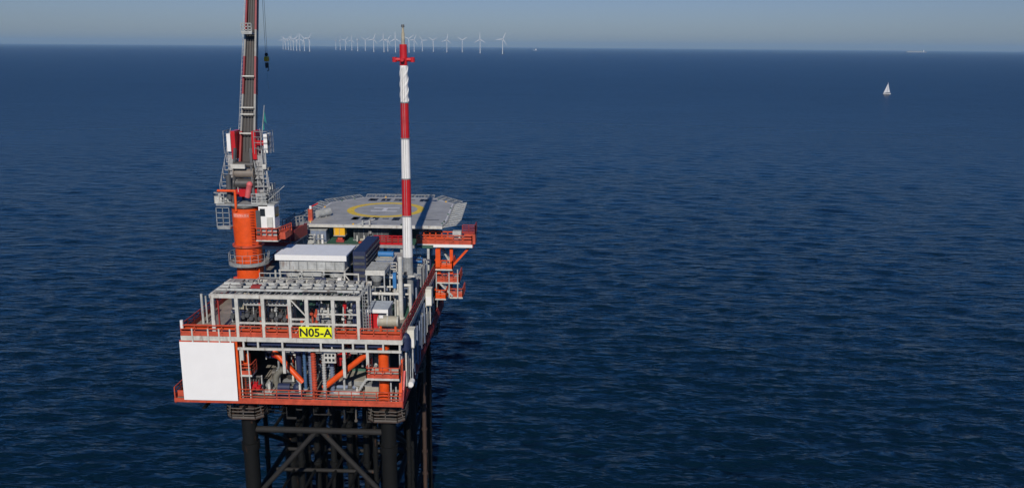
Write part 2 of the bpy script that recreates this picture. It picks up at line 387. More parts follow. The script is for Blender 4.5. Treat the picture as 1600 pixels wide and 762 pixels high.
# roof of the frame: cross joists, pipe racks and grating tiles
for i in range(25):
    x = 5.0+i*.56; MB().bar((x, .26, 34.36), (x, 5.29, 34.36), .07, .1).build('roof_joist', LGREY, P)
for y in (1.1, 2.1, 3.2): MB().tube((4.6, y, 34.56), (18.9, y+.02, 34.56), .14 if y < 3 else .2).build('roof_pipe', LGREY, P)
for i in range(12):
    x = 6.4+i*1.05
    if i in (1,): continue
    MB().box(x, x+.7, 4.35, 5.15, 34.45, 34.58).build('grating_tile', LGREY if i % 2 else GRATE, P)
MB().prism([(4.6, .5), (5.8, .5), (6.0, 5.2), (4.6, 5.2)], 34.47, 34.53).build('grating_tile', GRATE, P)
for i in range(11):
    x = 6.5+i*1.15+rng.uniform(-.1, .1); m_ = rng.choice([GRATE, LGREY, GREYP, CREAM])
    q = MB().box(x, x+.55, 1.3+rng.uniform(0, .3), 1.95, 34.7, 34.86)
    q.tube((x+.25, 2.5, 34.5), (x+.25, 2.5, 34.98), .13); q.tube((x+.25, 2.5, 34.86), (x+.25, 2.5, 34.93), .24)
    q.build('roof_valve', m_, P)
for i in range(26):                                        # small bore pipes and cable trays over the frame roof
    x = rng.uniform(5.0, 18.4); y = rng.uniform(.5, 4.2); m_ = rng.choice([GREYP, STEEL, LGREY, CREAM, DGREY])
    if i % 2: MB().tube((x, y, 34.62), (min(18.8, x+rng.uniform(.8, 3)), y, 34.62), rng.uniform(.03, .07), n=6).build('roof_pipe_run', m_, P)
    else: MB().tube((x, y, 34.62), (x, min(5.2, y+rng.uniform(.6, 2.2)), 34.7), rng.uniform(.03, .07), n=6).build('roof_pipe_run', m_, P)
MB().box(8.0, 8.9, 1.2, 1.9, 34.72, 34.95).build('roof_box', DRED, P)

# ------- railings
def infill(a, b, h, m_, n):
    q = MB(); a = Vector(a); b = Vector(b); q.bar(a+Vector((0,0,h/2+.01)), b+Vector((0,0,h/2+.01)), .02, h); q.build(n, m_, P)
def front_run(x0, x1, z, y=-.16, m_=RORANGE):
    MB().rail([(x0, y, z), (x1, y, z)], 1.1, 1.25, .045, .5, 2).build('railing', m_, P)
front_run(1.2, 6.7, 30.12); front_run(7.1, 9.3, 30.12); front_run(9.7, 11.95, 30.12); front_run(12.3, 13.0, 30.12)
front_run(16.6, 18.75, 30.12); front_run(19.1, 23.1, 30.12)
MB().box(1.2, 6.7, .3, .36, 30.7, 31.15).build('orange_wind_rail', ORANGE, P)
for x0, x1 in ((7.1, 9.3), (9.75, 11.95), (12.35, 13.6), (16.65, 18.75), (19.2, 22.9)):
    MB().box(x0, x1, .45, .6, 30.35, 30.75).build('pipe_guard_rail', ORANGE, P)
MB().rail([(23.17, 0, 30.12), (23.17, 25.0, 30.12)], 1.15, 1.5, .05, .55, 2).build('railing', DRED, P)
MB().rail([(1.2, 0, 30.12), (1.2, 33, 30.12)], 1.15, 1.5, .05, .55, 2).build('railing', DRED, P)
MB().rail([(6.6, -.08, 23.43), (23.0, -.08, 23.43)], 1.1, 1.3, .035, .16, 2).build('railing', RORANGE, P)
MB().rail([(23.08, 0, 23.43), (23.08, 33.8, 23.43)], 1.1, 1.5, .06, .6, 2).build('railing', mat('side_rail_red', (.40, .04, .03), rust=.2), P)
MB().bar((22.95, .2, 23.5), (23.0, 1.6, 26.2), .45).build('corner_gusset', RED, P)
MB().rail([(-.08, 0, 23.43), (-.08, 33.8, 23.43)], 1.1, 1.5, .05, .4, 2).build('railing', RORANGE, P)
MB().box(.1, .7, .25, .35, 23.45, 24.1).build('corner_guard', RORANGE, P)
MB().tube((1.3, -.1, 30.9), (1.3, -.1, 31.7), .16).build('corner_light', WHITE, P)
MB().box(4.75, 4.87, .6, .75, 30.12, 34.0).build('side_screen_post', DRED, P)
MB().box(5.0, 6.7, 5.15, 5.25, 30.12, 33.4).build('back_screen', TANK, P)
MB().tube((1.9, 3.6, 30.104), (1.9, 3.6, 33.3), .13).build('vent_post', LGREY, P)
MB().tube((2.2, 3.9, 30.104), (2.2, 3.9, 33.0), .09).build('vent_post', LGREY, P)
# left support behind the white panel, orange frame strip to its right
MB().box(6.52, 6.72, -.1, .1, 23.43, 29.6).build('panel_post', ORANGE, P)
MB().box(.9, 6.5, -.08, .06, 29.42, 29.6).build('panel_post', RORANGE, P)
for x in (2.3, 3.9, 5.0, 6.1): MB().box(x-.07, x+.07, -.22, -.16, 29.5, 30.9).build('panel_hanger', CREAM, P)

# stair landings on the front face
def landing(x0, x1, y0, y1, z, m_rail=RORANGE):
    MB().box(x0, x1, y0, y1, z-.22, z).build('landing', CREAM, P)
    MB().rail([(x0, y1, z), (x0, y0, z), (x1, y0, z), (x1, y1, z)], 1.1, .9, .045, .42, 2).build('landing_railing', m_rail, P)
landing(19.7, 22.95, -.75, 1.9, 26.3)
landing(6.75, 7.9, .15, 1.6, 26.0)
MB().box(6.8, 7.4, .9, 1.4, 26.4, 27.9).build('orange_panel', ORANGE, P)
q = MB()
for i in range(12):
    z = 23.5+i*.24; q.box(18.0+i*.16, 18.3+i*.16, 2.2, 3.2, z, z+.04)
q.bar((18.0, 2.2, 23.4), (19.9, 2.2, 26.3), .05, .2); q.bar((18.0, 3.2, 23.4), (19.9, 3.2, 26.3), .05, .2)
q.build('stair_flight', LGREY, P)
for x in (6.85, 7.65): MB().box(x-.05, x+.05, .1, .2, 23.43, 28.7).build('ladder_post', CREAM, P)
q = MB()
for i in range(14): q.bar((7.0, .35, 23.6+i*.18), (7.55, .35, 23.6+i*.18), .05)
q.build('ladder_rungs', STEEL, P)
for x, z0, z1 in ((22.85, 23.43, 29.6), (21.9, 23.3, 26.0), (22.4, 23.3, 25.0)): MB().tube((x, .3, z0), (x, .3, z1), .08).build('drain_pipe', LGREY, P)

# ------- right side wall between the decks: posts, pipes, cabinets
for i, y in enumerate((1.0, 5.0, 9.2, 13.2, 17.4, 21.3, 25.5, 29.5)):
    MB().box(22.75, 22.97, y, y+.22, 23.304, 29.6).build('side_post', LGREY, P)
for i in range(16):
    y = 2.0+i*1.15+rng.uniform(-.3, .3); r_ = rng.uniform(.06, .14); z1 = rng.uniform(27, 29.6); z0 = rng.uniform(23.4, 26)
    MB().tube((23.2, y, z0), (23.2, y, z1), r_).build('side_pipe', rng.choice([LGREY, GREYP, BGREY, LGREY, CREAM]), P)
for i in range(5):
    z = 25.4+i*.8; MB().tube((22.7, 3, z), (22.7, 24, z), .12).build('side_pipe', rng.choice([GREYP, BGREY, LGREY]), P)
for y0, y1 in ((7.2, 10.5), (11.0, 13.6), (15.5, 19)): MB().box(22.1, 22.6, y0, y1, 25.0, 28.6).build('wall_panel', rng.choice([BGREY, GREYP, NAVY]), P)
for i in range(26):
    y = rng.uniform(1.8, 24); z = rng.uniform(24.2, 28.8); m_ = rng.choice([GREYP, BGREY, DGREY, NAVY, STEEL, CREAM]); q = MB()
    if i % 2: q.box(22.98, 23.2, y, y+rng.uniform(.3, .9), z, z+rng.uniform(.3, 1.0))
    else: q.tube((23.12, y, z), (23.12, y+rng.uniform(.8, 3), z), .07, n=8)
    q.build('side_fitting', m_, P)
MB().tube((23.25, 1.5, 28.6), (23.25, 1.5, 29.8), .5, n=16).ball((23.25, 1.5, 29.8), .5).build('navy_filter', NAVY, P)
MB().bar((22.9, 0.05, 24.0), (22.9, .9, 27.7), .3).build('orange_gusset', ORANGE, P)

# ------- weather deck under the helideck with its balcony out to the right
MB().box(3.0, 23.0, 24.4, 34.0, 33.45, 33.7).build('weather_deck', GREEN, P)
MB().box(3.0, 20.9, 24.25, 24.397, 33.42, 33.8).build('edge_beam', GREYP, P)
MB().box(20.9, 27.9, 25.2, 30.0, 33.705, 33.8).build('balcony_deck', GRATE, P)
MB().box(20.9, 27.95, 25.05, 25.197, 33.42, 33.8).build('edge_beam', WHITE, P)
MB().box(27.903, 28.05, 25.2, 30.0, 33.42, 33.8).build('edge_beam', DRED, P)
MB().rail([(20.9, 25.12, 33.8), (27.9, 25.12, 33.8), (27.98, 30.0, 33.8)], 1.15, 1.1, .055, .55, 2).build('railing', RORANGE, P)
MB().rail([(21.6, 26.6, 33.8), (27.0, 26.6, 33.8)], 1.3, .8, .06, .6, 2).build('railing', ORANGE, P)
MB().rail([(15.6, 24.33, 33.8), (20.2, 24.33, 33.8)], 1.15, .8, .06, .3, 3).build('railing', RED, P)
MB().rail([(3.0, 24.33, 33.8), (8.0, 24.33, 33.8)], 1.15, 1.1, .05, .3, 2).build('railing', LGREY, P)
for x in (4.2, 9, 14, 19, 22.4):
    MB().box(x-.15, x+.15, 24.6, 24.9, 30.104, 33.44).build('deck_post', LGREY, P)
for x in (23.6, 25.2): MB().box(x-.2, x+.2, 25.7, 26.0, 29.8, 33.42).build('balcony_post', ORANGE, P)
MB().bar((27.6, 25.9, 33.4), (25.4, 25.9, 30.9), .26).build('balcony_brace', ORANGE, P)
MB().box(22.9, 27.9, 29.6, 29.8, 33.2, 33.44).build('balcony_beam', ORANGE, P)
MB().box(26.9, 28.3, 25.4, 27.2, 33.81, 35.2).build('balcony_cage', RORANGE, P)
MB().rail([(26.7, 25.3, 35.2), (28.3, 25.3, 35.2), (28.3, 27.2, 35.2)], 1.1, .7, .05, .2, 3).build('railing', DRED, P)
MB().box(25.4, 26.5, 25.6, 26.4, 33.81, 35.4).build('grey_locker', LGREY, P)
MB().tube((26.3, 25.3, 34.6), (26.3, 25.3, 35.1), .15).build('marker_light', CREAM, P)
# stair tower hanging off the right side
def hang(x0, x1, y0, y1, z, mr):
    MB().box(x0, x1, y0, y1, z-.2, z).build('landing', CREAM, P)
    MB().rail([(x0, y1, z), (x0, y0, z), (x1, y0, z), (x1, y1, z)], 1.1, .8, .06, .6, 2).build('landing_railing', mr, P)
hang(23.2, 25.4, 25.0, 28.5, 30.6, ORANGE)
hang(23.3, 26.2, 25.6, 29.0, 28.7, RORANGE)
hang(23.2, 24.6, 24.6, 28.0, 26.8, ORANGE)
hang(24.9, 26.6, 26.0, 29.0, 26.6, RORANGE)
for x in (23.25, 24.9, 26.0): MB().bar((x, 25.6, 26.6), (x, 25.6, 30.4), .14).build('stair_post', LGREY, P)
for (a, b) in (((25.3, 25.7, 26.8), (23.5, 25.7, 28.7)), ((23.5, 26.2, 28.8), (25.2, 26.2, 30.6)), ((25.0, 27.2, 30.7), (23.4, 27.2, 33.4))):
    q = MB(); a = Vector(a); b = Vector(b)
    q.bar(a, b, .06, .22); q.bar(a+Vector((0,.8,0)), b+Vector((0,.8,0)), .06, .22)
    for i in range(9): p_ = a.lerp(b, (i+.5)/9); q.box(p_.x-.12, p_.x+.12, p_.y, p_.y+.8, p_.z, p_.z+.04)
    q.build('stair_flight', LGREY, P)
MB().box(23.3, 23.9, 24.7, 25.4, 30.9, 33.2).build('orange_panel', ORANGE, P)
# second white frame on the right of the upper deck, carrying the vent pipe
MB().tube((18.2, 6.2, 32.9), (22.0, 6.2, 32.9), .17).build('frame_beam', CREAM, P)
for x in (18.2, 20.1): MB().tube((x, 6.2, 30.104), (x, 6.2, 32.75), .11).build('frame_post', LGREY, P)
# tall grey stair/ladder shaft right of the front frame
q = MB()
for (x, y) in ((19.2, .9), (19.75, .9), (19.2, 1.7), (19.75, 1.7)): q.bar((x, y, 30.12), (x, y, 35.3), .08)
for i in range(16): q.bar((19.2, .9, 30.3+i*.32), (19.75, .9, 30.3+i*.32), .05); q.bar((19.75, .9, 30.3+i*.32), (19.75, 1.7, 30.3+i*.32), .04)
q.build('ladder_shaft', GREYP, P)

# ================================================================ HELIDECK
H = thing('helideck', 'grey octagonal helicopter deck with yellow landing ring above the far end of the platform', 'helideck', (15, 36, 33.7))
HP = [(6.9,25.6),(24.1,25.7),(24.4,29.0),(24.0,41.2),(20.4,45.75),(10.0,45.6),(5.8,41.0),(5.8,29.5)]
HZ = 36.0
MB().prism(HP, HZ-.32, HZ).build('deck_plate', HELI, H)
q = MB()
for y in (27.5, 31.5, 36, 40.5, 44): q.box(7, 23, y, y+.3, HZ-.9, HZ-.33)
q.build('deck_beams', GREYP, H)
for x in (8, 14.5, 21): MB().box(x, x+.35, 26.4, 45, HZ-1.3, HZ-.91).build('main_girder', GREYP, H)
for x in (8.2, 14.7, 21.2):
    for y in (27.2, 33.5): MB().tube((x, y, 33.71), (x, y, HZ-1.31), .25).build('support_leg', LGREY, H)
    MB().tube((x, 33.9, 29), (x, 43.5, HZ-1.25), .25).build('support_strut', LGREY, H)
MB().box(6.9, 24.1, 25.42, 25.58, HZ-.3, HZ+.06).build('gutter', CREAM, H)
# landing ring and lying H
def ring(cx, cy, r0, r1, z0, z1, n=64):
    b_ = MB(); v = []; 
    for r_, z in ((r0, z0), (r1, z0), (r1, z1), (r0, z1)):
        for i in range(n): t = 2*math.pi*i/n; v.append((cx+r_*math.cos(t), cy+r_*math.sin(t), z))
    f = []
    for k in range(4):
        for i in range(n): f.append((k*n+i, k*n+(i+1) % n, ((k+1) % 4)*n+(i+1) % n, ((k+1) % 4)*n+i))
    return b_.add(v, f)
HC = (14.95, 36.1)
ring(HC[0], HC[1], 4.35, 5.35, HZ+.002, HZ+.008).build('landing_ring', HYEL, H)
for i in range(8):
    a, b = Vector((*HP[i], HZ+.006)), Vector((*HP[(i+1) % 8], HZ+.006)); k_ = Vector((15, 36, HZ+.006))
    MB().bar(a+(k_-a)*.03, b+(k_-b)*.03, .16, .006).build('edge_line', HLINE, H)
q = MB(); cx, cy = HC
q.box(cx-1.9, cx+1.7, cy+.95, cy+1.5, HZ+.003, HZ+.008); q.box(cx-1.9, cx+1.7, cy-1.3, cy-.75, HZ+.003, HZ+.008); q.box(cx-.45, cx+.15, cy-.74, cy+.94, HZ+.003, HZ+.008)
q.build('landing_letter', HLINE, H)
def glyphs(x0, y0, pitch, spec, hgt, name):
    k = 0
    for ch in spec:
        q = MB(); x = x0+k*pitch; k += 1; wd = pitch*.62; z0, z1 = HZ+.003, HZ+.008; s_ = .27*hgt/1.2
        def v_(xx): q.box(xx, xx+s_*1.3, y0, y0+hgt, z0, z1)
        def h_(yy): q.box(x, x+wd, yy, yy+s_, z0+.0005*k, z1+.0005)
        if ch == ' ': continue
        if ch in 'NHA': v_(x); v_(x+wd-s_)
        if ch in 'HA': h_(y0+hgt*.45)
        if ch == 'A': h_(y0+hgt-s_)
        if ch == 'N': q.bar((x+s_, y0+hgt, HZ+.006), (x+wd-s_, y0, HZ+.006), s_*1.3, .004)
        if ch == '0': v_(x); v_(x+wd-s_); h_(y0); h_(y0+hgt-s_)
        if ch == '5': h_(y0); h_(y0+hgt*.45); h_(y0+hgt-s_); q.box(x, x+s_, y0+hgt*.5, y0+hgt, z0, z1); q.box(x+wd-s_, x+wd, y0, y0+hgt*.5, z0, z1)
        if ch == '-': h_(y0+hgt*.45)
        q.build(name, BLACK, H)
glyphs(11.6, 28.9, 1.35, 'N05-A', 1.9, 'deck_letter'); glyphs(11.0, 42.6, 1.9, 'N05-A', 1.9, 'deck_letter')
MB().box(20.9, 23.2, 29.5, 29.8, HZ+.003, HZ+.008).build('deck_marking', BLACK, H)
# perimeter safety net frames
def nets(a, b, wdt, n, m1, dz=-.15):
    a = Vector((a[0], a[1], HZ+dz)); b = Vector((b[0], b[1], HZ+dz)); d = (b-a).normalized(); o_ = Vector((d.y, -d.x, 0))
    for i in range(n):
        p = a.lerp(b, (i+.04)/n); r_ = a.lerp(b, (i+.96)/n); up_ = Vector((0,0,.35))
        q = MB()
        for s_, e_ in ((p, p+o_*wdt+up_), (r_, r_+o_*wdt+up_), (p+o_*wdt+up_, r_+o_*wdt+up_), (p+o_*.1, r_+o_*.1)): q.bar(s_, e_, .09)
        for k in range(1, 4): q.bar(p+(o_*wdt+up_)*k/4, r_+(o_*wdt+up_)*k/4, .03)
        for k in range(1, 3): q.bar(p.lerp(r_, k/3), p.lerp(r_, k/3)+o_*wdt+up_, .03)
        q.build('net_frame', m1, H)
for i, (a, b) in enumerate(zip(HP, HP[1:]+HP[:1])):
    if i == 0: continue
    L = math.hypot(a[0]-b[0], a[1]-b[1])
    nets(a, b, 1.75 if i in (1, 2) else 1.4, max(1, round(L/1.5)), LGREY if i in (1, 2) else GREYP)
for i in range(18):
    a = HP[i % 8]; b = HP[(i+1) % 8]; t = .33 if i < 8 else .7
    x, y = a[0]+(b[0]-a[0])*t, a[1]+(b[1]-a[1])*t
    x += (15-x)*.03; y += (36-y)*.03
    MB().tube((x, y, HZ+.001), (x, y, HZ+.14), .12, n=8).build('edge_lamp', GREEN if i % 3 else YELLOW, H)
q = MB().box(13.9, 14.1, 25.3, 25.7, HZ, HZ+.7).box(14.8, 15.0, 25.3, 25.7, HZ, HZ+.7); q.bar((13.2, 25.4, HZ+.1), (15.6, 25.4, HZ+.9), .1); q.build('access_ladder_head', LGREY, H)
MB().rail([(5.4, 25.4, 35.2), (3.6, 27.5, 35.2), (3.6, 31, 35.2)], 1.1, 1, .05).build('stair_railing', GREYP, H)
MB().prism([(4.1, 26.2), (5.5, 25.2), (5.6, 31), (3.6, 31)], 34.95, 35.1).build('stair_head', GREYP, H)

t = thing('fire_monitor', 'orange fire monitor cabinet standing at the left front edge of the helideck', 'fire monitor', (6.6, 28.2, 36))
MB().box(6.3, 6.85, 27.9, 28.5, 36.004, 37.5).build('cabinet', RORANGE, t)
MB().tube((6.6, 28.2, 37.5), (6.6, 28.2, 37.9), .16).build('swivel', WHITE, t)
MB().tube((6.6, 28.2, 37.75), (7.4, 28.9, 38.1), .09).build('nozzle', RED, t)
t = thing('foam_unit', 'pale grey foam drum beside the orange cabinet on the helideck edge', 'foam unit', (7.7, 30.5, 36))
MB().tube((7.0, 29.6, 36.55), (8.2, 31.4, 36.55), .5, n=18).build('drum', LGREY, t)
for k in (.25, .75): MB().box(7.0+1.2*k-.15, 7.0+1.2*k+.15, 29.6+1.8*k-.4, 29.6+1.8*k+.4, 36.004, 36.2).build('saddle', GREYP, t)

# ================================================================ CRANE
CX_, CY_ = 4.45, 11.0
C = thing('pedestal_crane', 'tall crane on a bright orange pedestal with a raised red and white boom', 'crane', (CX_, CY_, 30.1))
MB().lathe(CX_, CY_, [(1.42, 30.104), (1.42, 36.8), (1.5, 38.9), (1.5, 41.05)], 40).build('pedestal', ORANGE, C)
ring(CX_, CY_, 1.46, 1.68, 36.75, 36.95).build('flange', RORANGE, C)
MB().lathe(CX_, CY_, [(1.5, 41.06), (1.65, 41.1), (1.65, 41.3), (1.5, 41.35)], 40).build('slew_ring', STEEL, C)
ring(CX_, CY_, 1.45, 2.2, 34.72, 34.9).build('ring_walkway', GRATE, C)
q = MB(); n = 16
for i in range(n):
    t0, t1 = 2*math.pi*i/n, 2*math.pi*(i+1)/n
    p0 = (CX_+2.15*math.cos(t0), CY_+2.15*math.sin(t0)); p1 = (CX_+2.15*math.cos(t1), CY_+2.15*math.sin(t1))
    q.bar((*p0, 34.9), (*p0, 36.0), .045)
    for z in (35.45, 36.0): q.bar((*p0, z), (*p1, z), .035)
    q.bar((*p0, 34.98), (*p1, 34.98), .04, .2)
q.build('ring_railing', GREYP, C)
for i in range(6):
    t0 = 2*math.pi*i/6+.3; MB().bar((CX_+1.45*math.cos(t0), CY_+1.45*math.sin(t0), 34.3), (CX_+2.1*math.cos(t0), CY_+2.1*math.sin(t0), 34.72), .08).build('walkway_bracket', GREYP, C)
MB().box(CX_+1.3, CX_+1.42, CY_-1.0, CY_-.4, 31, 34.7).build('hatch_panel', ORANGE, C)
MB().tube((CX_-1.25, CY_-.9, 32.3), (CX_-1.25, CY_-.9, 33.3), .35).build('cable_box', ORANGE, C)
q = MB()
for i in range(20): q.bar((CX_+.85, CY_-1.3, 35+i*.3), (CX_+1.2, CY_-1.1, 35+i*.3), .05)
q.build('pedestal_ladder', DRED, C)
q = MB()                                                   # worn white marks near the pedestal's head
for i, a_ in enumerate(np.linspace(-.62, .42, 7)):
    t0 = -math.pi/2+a_; rr = 1.515; p = Vector((CX_+rr*math.cos(t0), CY_+rr*math.sin(t0), 40.1)); d = Vector((-math.sin(t0), math.cos(t0), 0))
    q.bar(p-d*.07, p-d*.07+Vector((0,0,.42)), .03, .05)
    q.bar(p+d*.06, p+d*.06+Vector((0,0,.42)), .03, .05); q.bar(p-d*.08+Vector((0,0,.2+.1*(i % 2))), p+d*.08+Vector((0,0,.2)), .03, .05)
q.build('pedestal_marks', mat('faded_white_marks', (0.75, 0.5, 0.42)), C)
# slewing platform
MB().prism([(1.7, 9.6), (7.3, 9.6), (7.5, 13.5), (5.8, 14.5), (2.8, 14.5), (1.4, 13.5)], 41.36, 41.55).build('slew_deck', GREYP, C)
MB().rail([(2.6, 9.65, 41.56), (1.45, 9.9, 41.56), (1.45, 13.4, 41.56)], 1.15, .6, .03, .2, 2).build('deck_railing', LGREY, C)
MB().rail([(7.4, 13.4, 41.56), (7.3, 9.7, 41.56), (5.6, 9.65, 41.56)], 1.15, .6, .03, .2, 2).build('deck_railing', LGREY, C)
for (x0, x1, y0, y1, z0, z1, m_) in ((1.6, 3.0, 10.6, 12.4, 41.57, 42.5, LGREY), (5.8, 6.9, 10.4, 12.4, 41.57, 42.6, GREYP), (1.5, 2.3, 9.8, 10.4, 41.57, 42.3, CREAM), (6.1, 7.0, 12.6, 13.5, 41.57, 43.3, LGREY)):
    MB().box(x0, x1, y0, y1, z0, z1).build('equipment_cabinet', m_, C)
MB().pipe([(2.0, 9.55, 43.0), (3.9, 9.55, 43.0), (3.9, 9.5, 40.8)], .14).build('orange_davit', ORANGE, C)
for (x, y) in ((3.4, 10.3), (5.6, 10.3), (3.4, 13.2), (5.6, 13.2)):
    MB().bar((x, y, 41.56), (4.5+(x-4.5)*.75, 11.8+(y-11.8)*.5, 47.4), .26).build('mast_leg', DGREY if y < 11 else DRED, C)
MB().box(3.2, 5.9, 10.6, 13.0, 42.2, 43.0).build('winch_bed', RED, C)
for z, m_, r_ in ((43.6, STEEL, .55), (44.7, mat('wire_rope_drum', (0.20, 0.17, 0.14), rough=.5), .5), (45.6, STEEL, .35)):
    q = MB().tube((3.55, 11.0, z), (5.6, 11.0, z), r_, n=18)
    for x in (3.5, 5.6): q.tube((x-.06, 11.0, z), (x+.06, 11.0, z), r_*1.3, n=18)
    q.build('winch_drum', m_, C)
MB().box(3.35, 4.9, 10.2, 10.5, 45.3, 45.75).build('sheave_guard', CREAM, C)
MB().tube((4.95, 10.3, 42.2), (5.3, 10.2, 43.6), .3).ball((5.3, 10.2, 43.6), .34).build('hoist_motor', mat('pink_red_paint', (.6, .12, .12)), C)
MB().tube((3.0, 10.3, 42.0), (3.0, 10.3, 44.6), .28).build('hydraulic_tank', DGREY, C)
# mesh walkways climbing beside the boom foot
GM = mat('galvanised_mesh', (0.33, 0.33, 0.33), var=.4, scale=8)
for s_ in (-1, 1):
    xc = 4.6
    q = MB()
    for k in range(7):
        z = 42.4+k*.85; wd = 2.7-k*.16
        xa, xb = sorted((xc+s_*1.0, xc+s_*wd)); q.box(xa, xb, 10.6+k*.18, 11.3+k*.18, z, z+.07)
        q.bar((xc+s_*wd, 10.6+k*.18, z), (xc+s_*wd, 10.6+k*.18, z+1.1), .06); q.bar((xc+s_*wd, 10.6+k*.18, z+1.1), (xc+s_*(wd-.16), 10.8+k*.18, z+1.95), .06)
        q.bar((xc+s_*1.05, 10.7+k*.18, z+.5), (xc+s_*wd, 10.7+k*.18, z+.5), .05); q.bar((xc+s_*1.4, 10.7+k*.18, z), (xc+s_*1.4, 10.7+k*.18, z+.9), .05)
    q.build('access_walkway', GM, C)
    MB().box(min(xc+s_*1.1, xc+s_*1.95), max(xc+s_*1.1, xc+s_*1.95), 11.35, 11.45, 42.6, 46.6).build('mesh_screen', GM, C)
    MB().box(min(xc+s_*.9, xc+s_*1.35), max(xc+s_*.9, xc+s_*1.35), 11.1, 13.0, 46.2, 49.2).build('foot_bracket', RED, C)
MB().box(2.75, 3.15, 11.2, 12.6, 47.0, 48.9).build('white_cabinet', WHITE, C)
MB().box(6.75, 7.2, 11.2, 12.6, 46.9, 48.9).build('white_cabinet', WHITE, C)
MB().box(5.7, 7.2, 11.3, 11.7, 47.7, 48.2).build('bracket_arm', RED, C)
MB().rail([(5.8, 11.0, 46.8), (7.25, 11.0, 46.8), (7.3, 12.7, 46.8)], 2.4, .7, .025, 0, 3).build('platform_railing', GREYP, C)
MB().rail([(2.5, 11.0, 46.8), (2.5, 12.7, 46.8)], 2.4, .7, .025, 0, 3).build('platform_railing', GREYP, C)
for x in (6.55, 6.95): MB().tube((x, 11.0, 42.5), (x, 11.0, 47.2), .06).build('riser_tube', LGREY, C)
MB().tube((6.3, 12, 48.4), (6.8, 12, 51.9), .04).build('whip_aerial', LGREY, C)
MB().add([(6.42, 12, 49.2), (6.5, 12.05, 50.2), (6.75, 12, 51.4), (6.62, 12.1, 50.3), (6.9, 12.15, 49.9), (6.62, 12.1, 49.3)], [(0,1,3,5), (1,2,4,3)]).build('teal_streamer', TEAL, C)
# boom
def bp_(z, dx=0): return Vector((4.70+dx*max(.5, 1-(z-46)*.021), 11.7+(z-45.2)/3.73, z))
BRED = mat('boom_shaded_red', (0.22, 0.018, 0.024), rust=.2); BLG = mat('boom_grey_paint', (0.25, 0.245, 0.23), rust=.25)  # boom red is darkened to carry the shade on faces turned away
SEG = [(45.4, 49.0, BLG), (49.0, 52.9, BLG), (52.9, 56.9, BRED), (56.9, 59.7, BLG), (59.7, 64.5, BRED), (64.5, 68.5, BLG), (68.5, 72.5, BRED), (72.5, 75.4, BLG)]
for z0, z1, m_ in SEG:
    if z0 < 46: m_ = DRED
    for s_ in (-1, 1): MB().bar(bp_(z0, s_*.76), bp_(z1, s_*.76), .2, .8).build('boom_cheek', m_, C)
BD = mat('boom_inner_dark', (0.035, 0.03, 0.027), rough=.6)  # dark brown core down the middle of the boom
MB().bar(bp_(45.4)+Vector((0,.2,0)), bp_(60)+Vector((0,.2,0)), 1.2, .5).build('boom_inner', BD, C)
MB().bar(bp_(60)+Vector((0,.2,0)), bp_(75.4)+Vector((0,.2,0)), .8, .5).build('boom_inner', BD, C)
for z in (48.9, 50.9, 51.6, 54.9): MB().bar(bp_(z, -.8)+Vector((0,-.75,0)), bp_(z, .8)+Vector((0,-.75,0)), .13).build('boom_crossbar', CREAM, C)
MB().box(4.1, 5.2, 14.1, 14.9, 59.3, 59.42).build('boom_platform', LGREY, C)
MB().rail([(4.1, 14.1, 59.42), (5.2, 14.1, 59.42)], 1.0, .4, .04, .2).build('boom_platform_rail', LGREY, C)
q = MB()
for i in range(60):
    z = 49+i*.42; a = bp_(z, -1.0); q.bar(a+Vector((-.14,-.2,0)), a+Vector((.05,-.2,0)), .035)
q.bar(bp_(49, -1.0)+Vector((-.12,-.2,0)), bp_(74, -1.0)+Vector((-.12,-.2,0)), .04); q.build('boom_ladder', LGREY, C)
for dx in (-.32, .05, .36): MB().bar(bp_(47, dx)+Vector((0,-.35,0)), bp_(75, dx)+Vector((0,-.35,0)), .03).build('hoist_rope', STEEL, C)
tip = bp_(75.4); MB().tube(tip+Vector((-.8,0,.2)), tip+Vector((.8,0,.2)), .6, n=20).build('boom_tip_sheave', YELLOW, C)
hx, hy = 4.78, tip.y+.5
hx = 4.6
for dx in (-.08, .1): MB().bar((hx+dx, hy, 57.0), (hx+dx, hy, 75.4), .03).build('hook_rope', STEEL, C)
hb = MB().tube((hx-.22, hy, 56.6), (hx+.22, hy, 56.6), .3, n=18).build('hook_block', YELLOW, C)
MB().ball((hx, hy, 57.1), .2).tube((hx, hy, 55.6), (hx, hy, 56.2), .2).build('swivel', BLACK, hb)
q = MB()
for i in range(9):
    a0, a1 = -math.pi*.5+i*math.pi*1.3/9, -math.pi*.5+(i+1)*math.pi*1.3/9
    q.tube((hx+.2*math.cos(a0), hy, 55.45+.2*math.sin(a0)), (hx+.2*math.cos(a1), hy, 55.45+.2*math.sin(a1)), .05, n=8)
q.build('hook', STEEL, hb)
MB().bar((hx, hy, 53.2), (hx, hy, 55.0), .03).build('tag_line', CREAM, C)
for i in range(30):
    x = rng.uniform(2.6, 6.8); y = rng.uniform(10.3, 12.8); z = rng.uniform(41.6, 46); m_ = rng.choice([GREYP, LGREY, DGREY, STEEL, DRED, CREAM]); q = MB()
    if i % 3 == 0: q.box(x, x+rng.uniform(.2, .5), y, y+.4, z, z+rng.uniform(.2, .6))
    else: q.bar((x, y, z), (x+rng.uniform(-.6, .6), y, z+rng.uniform(.4, 1.6)), rng.uniform(.05, .12))
    q.build('machinery_fitting', m_, C)
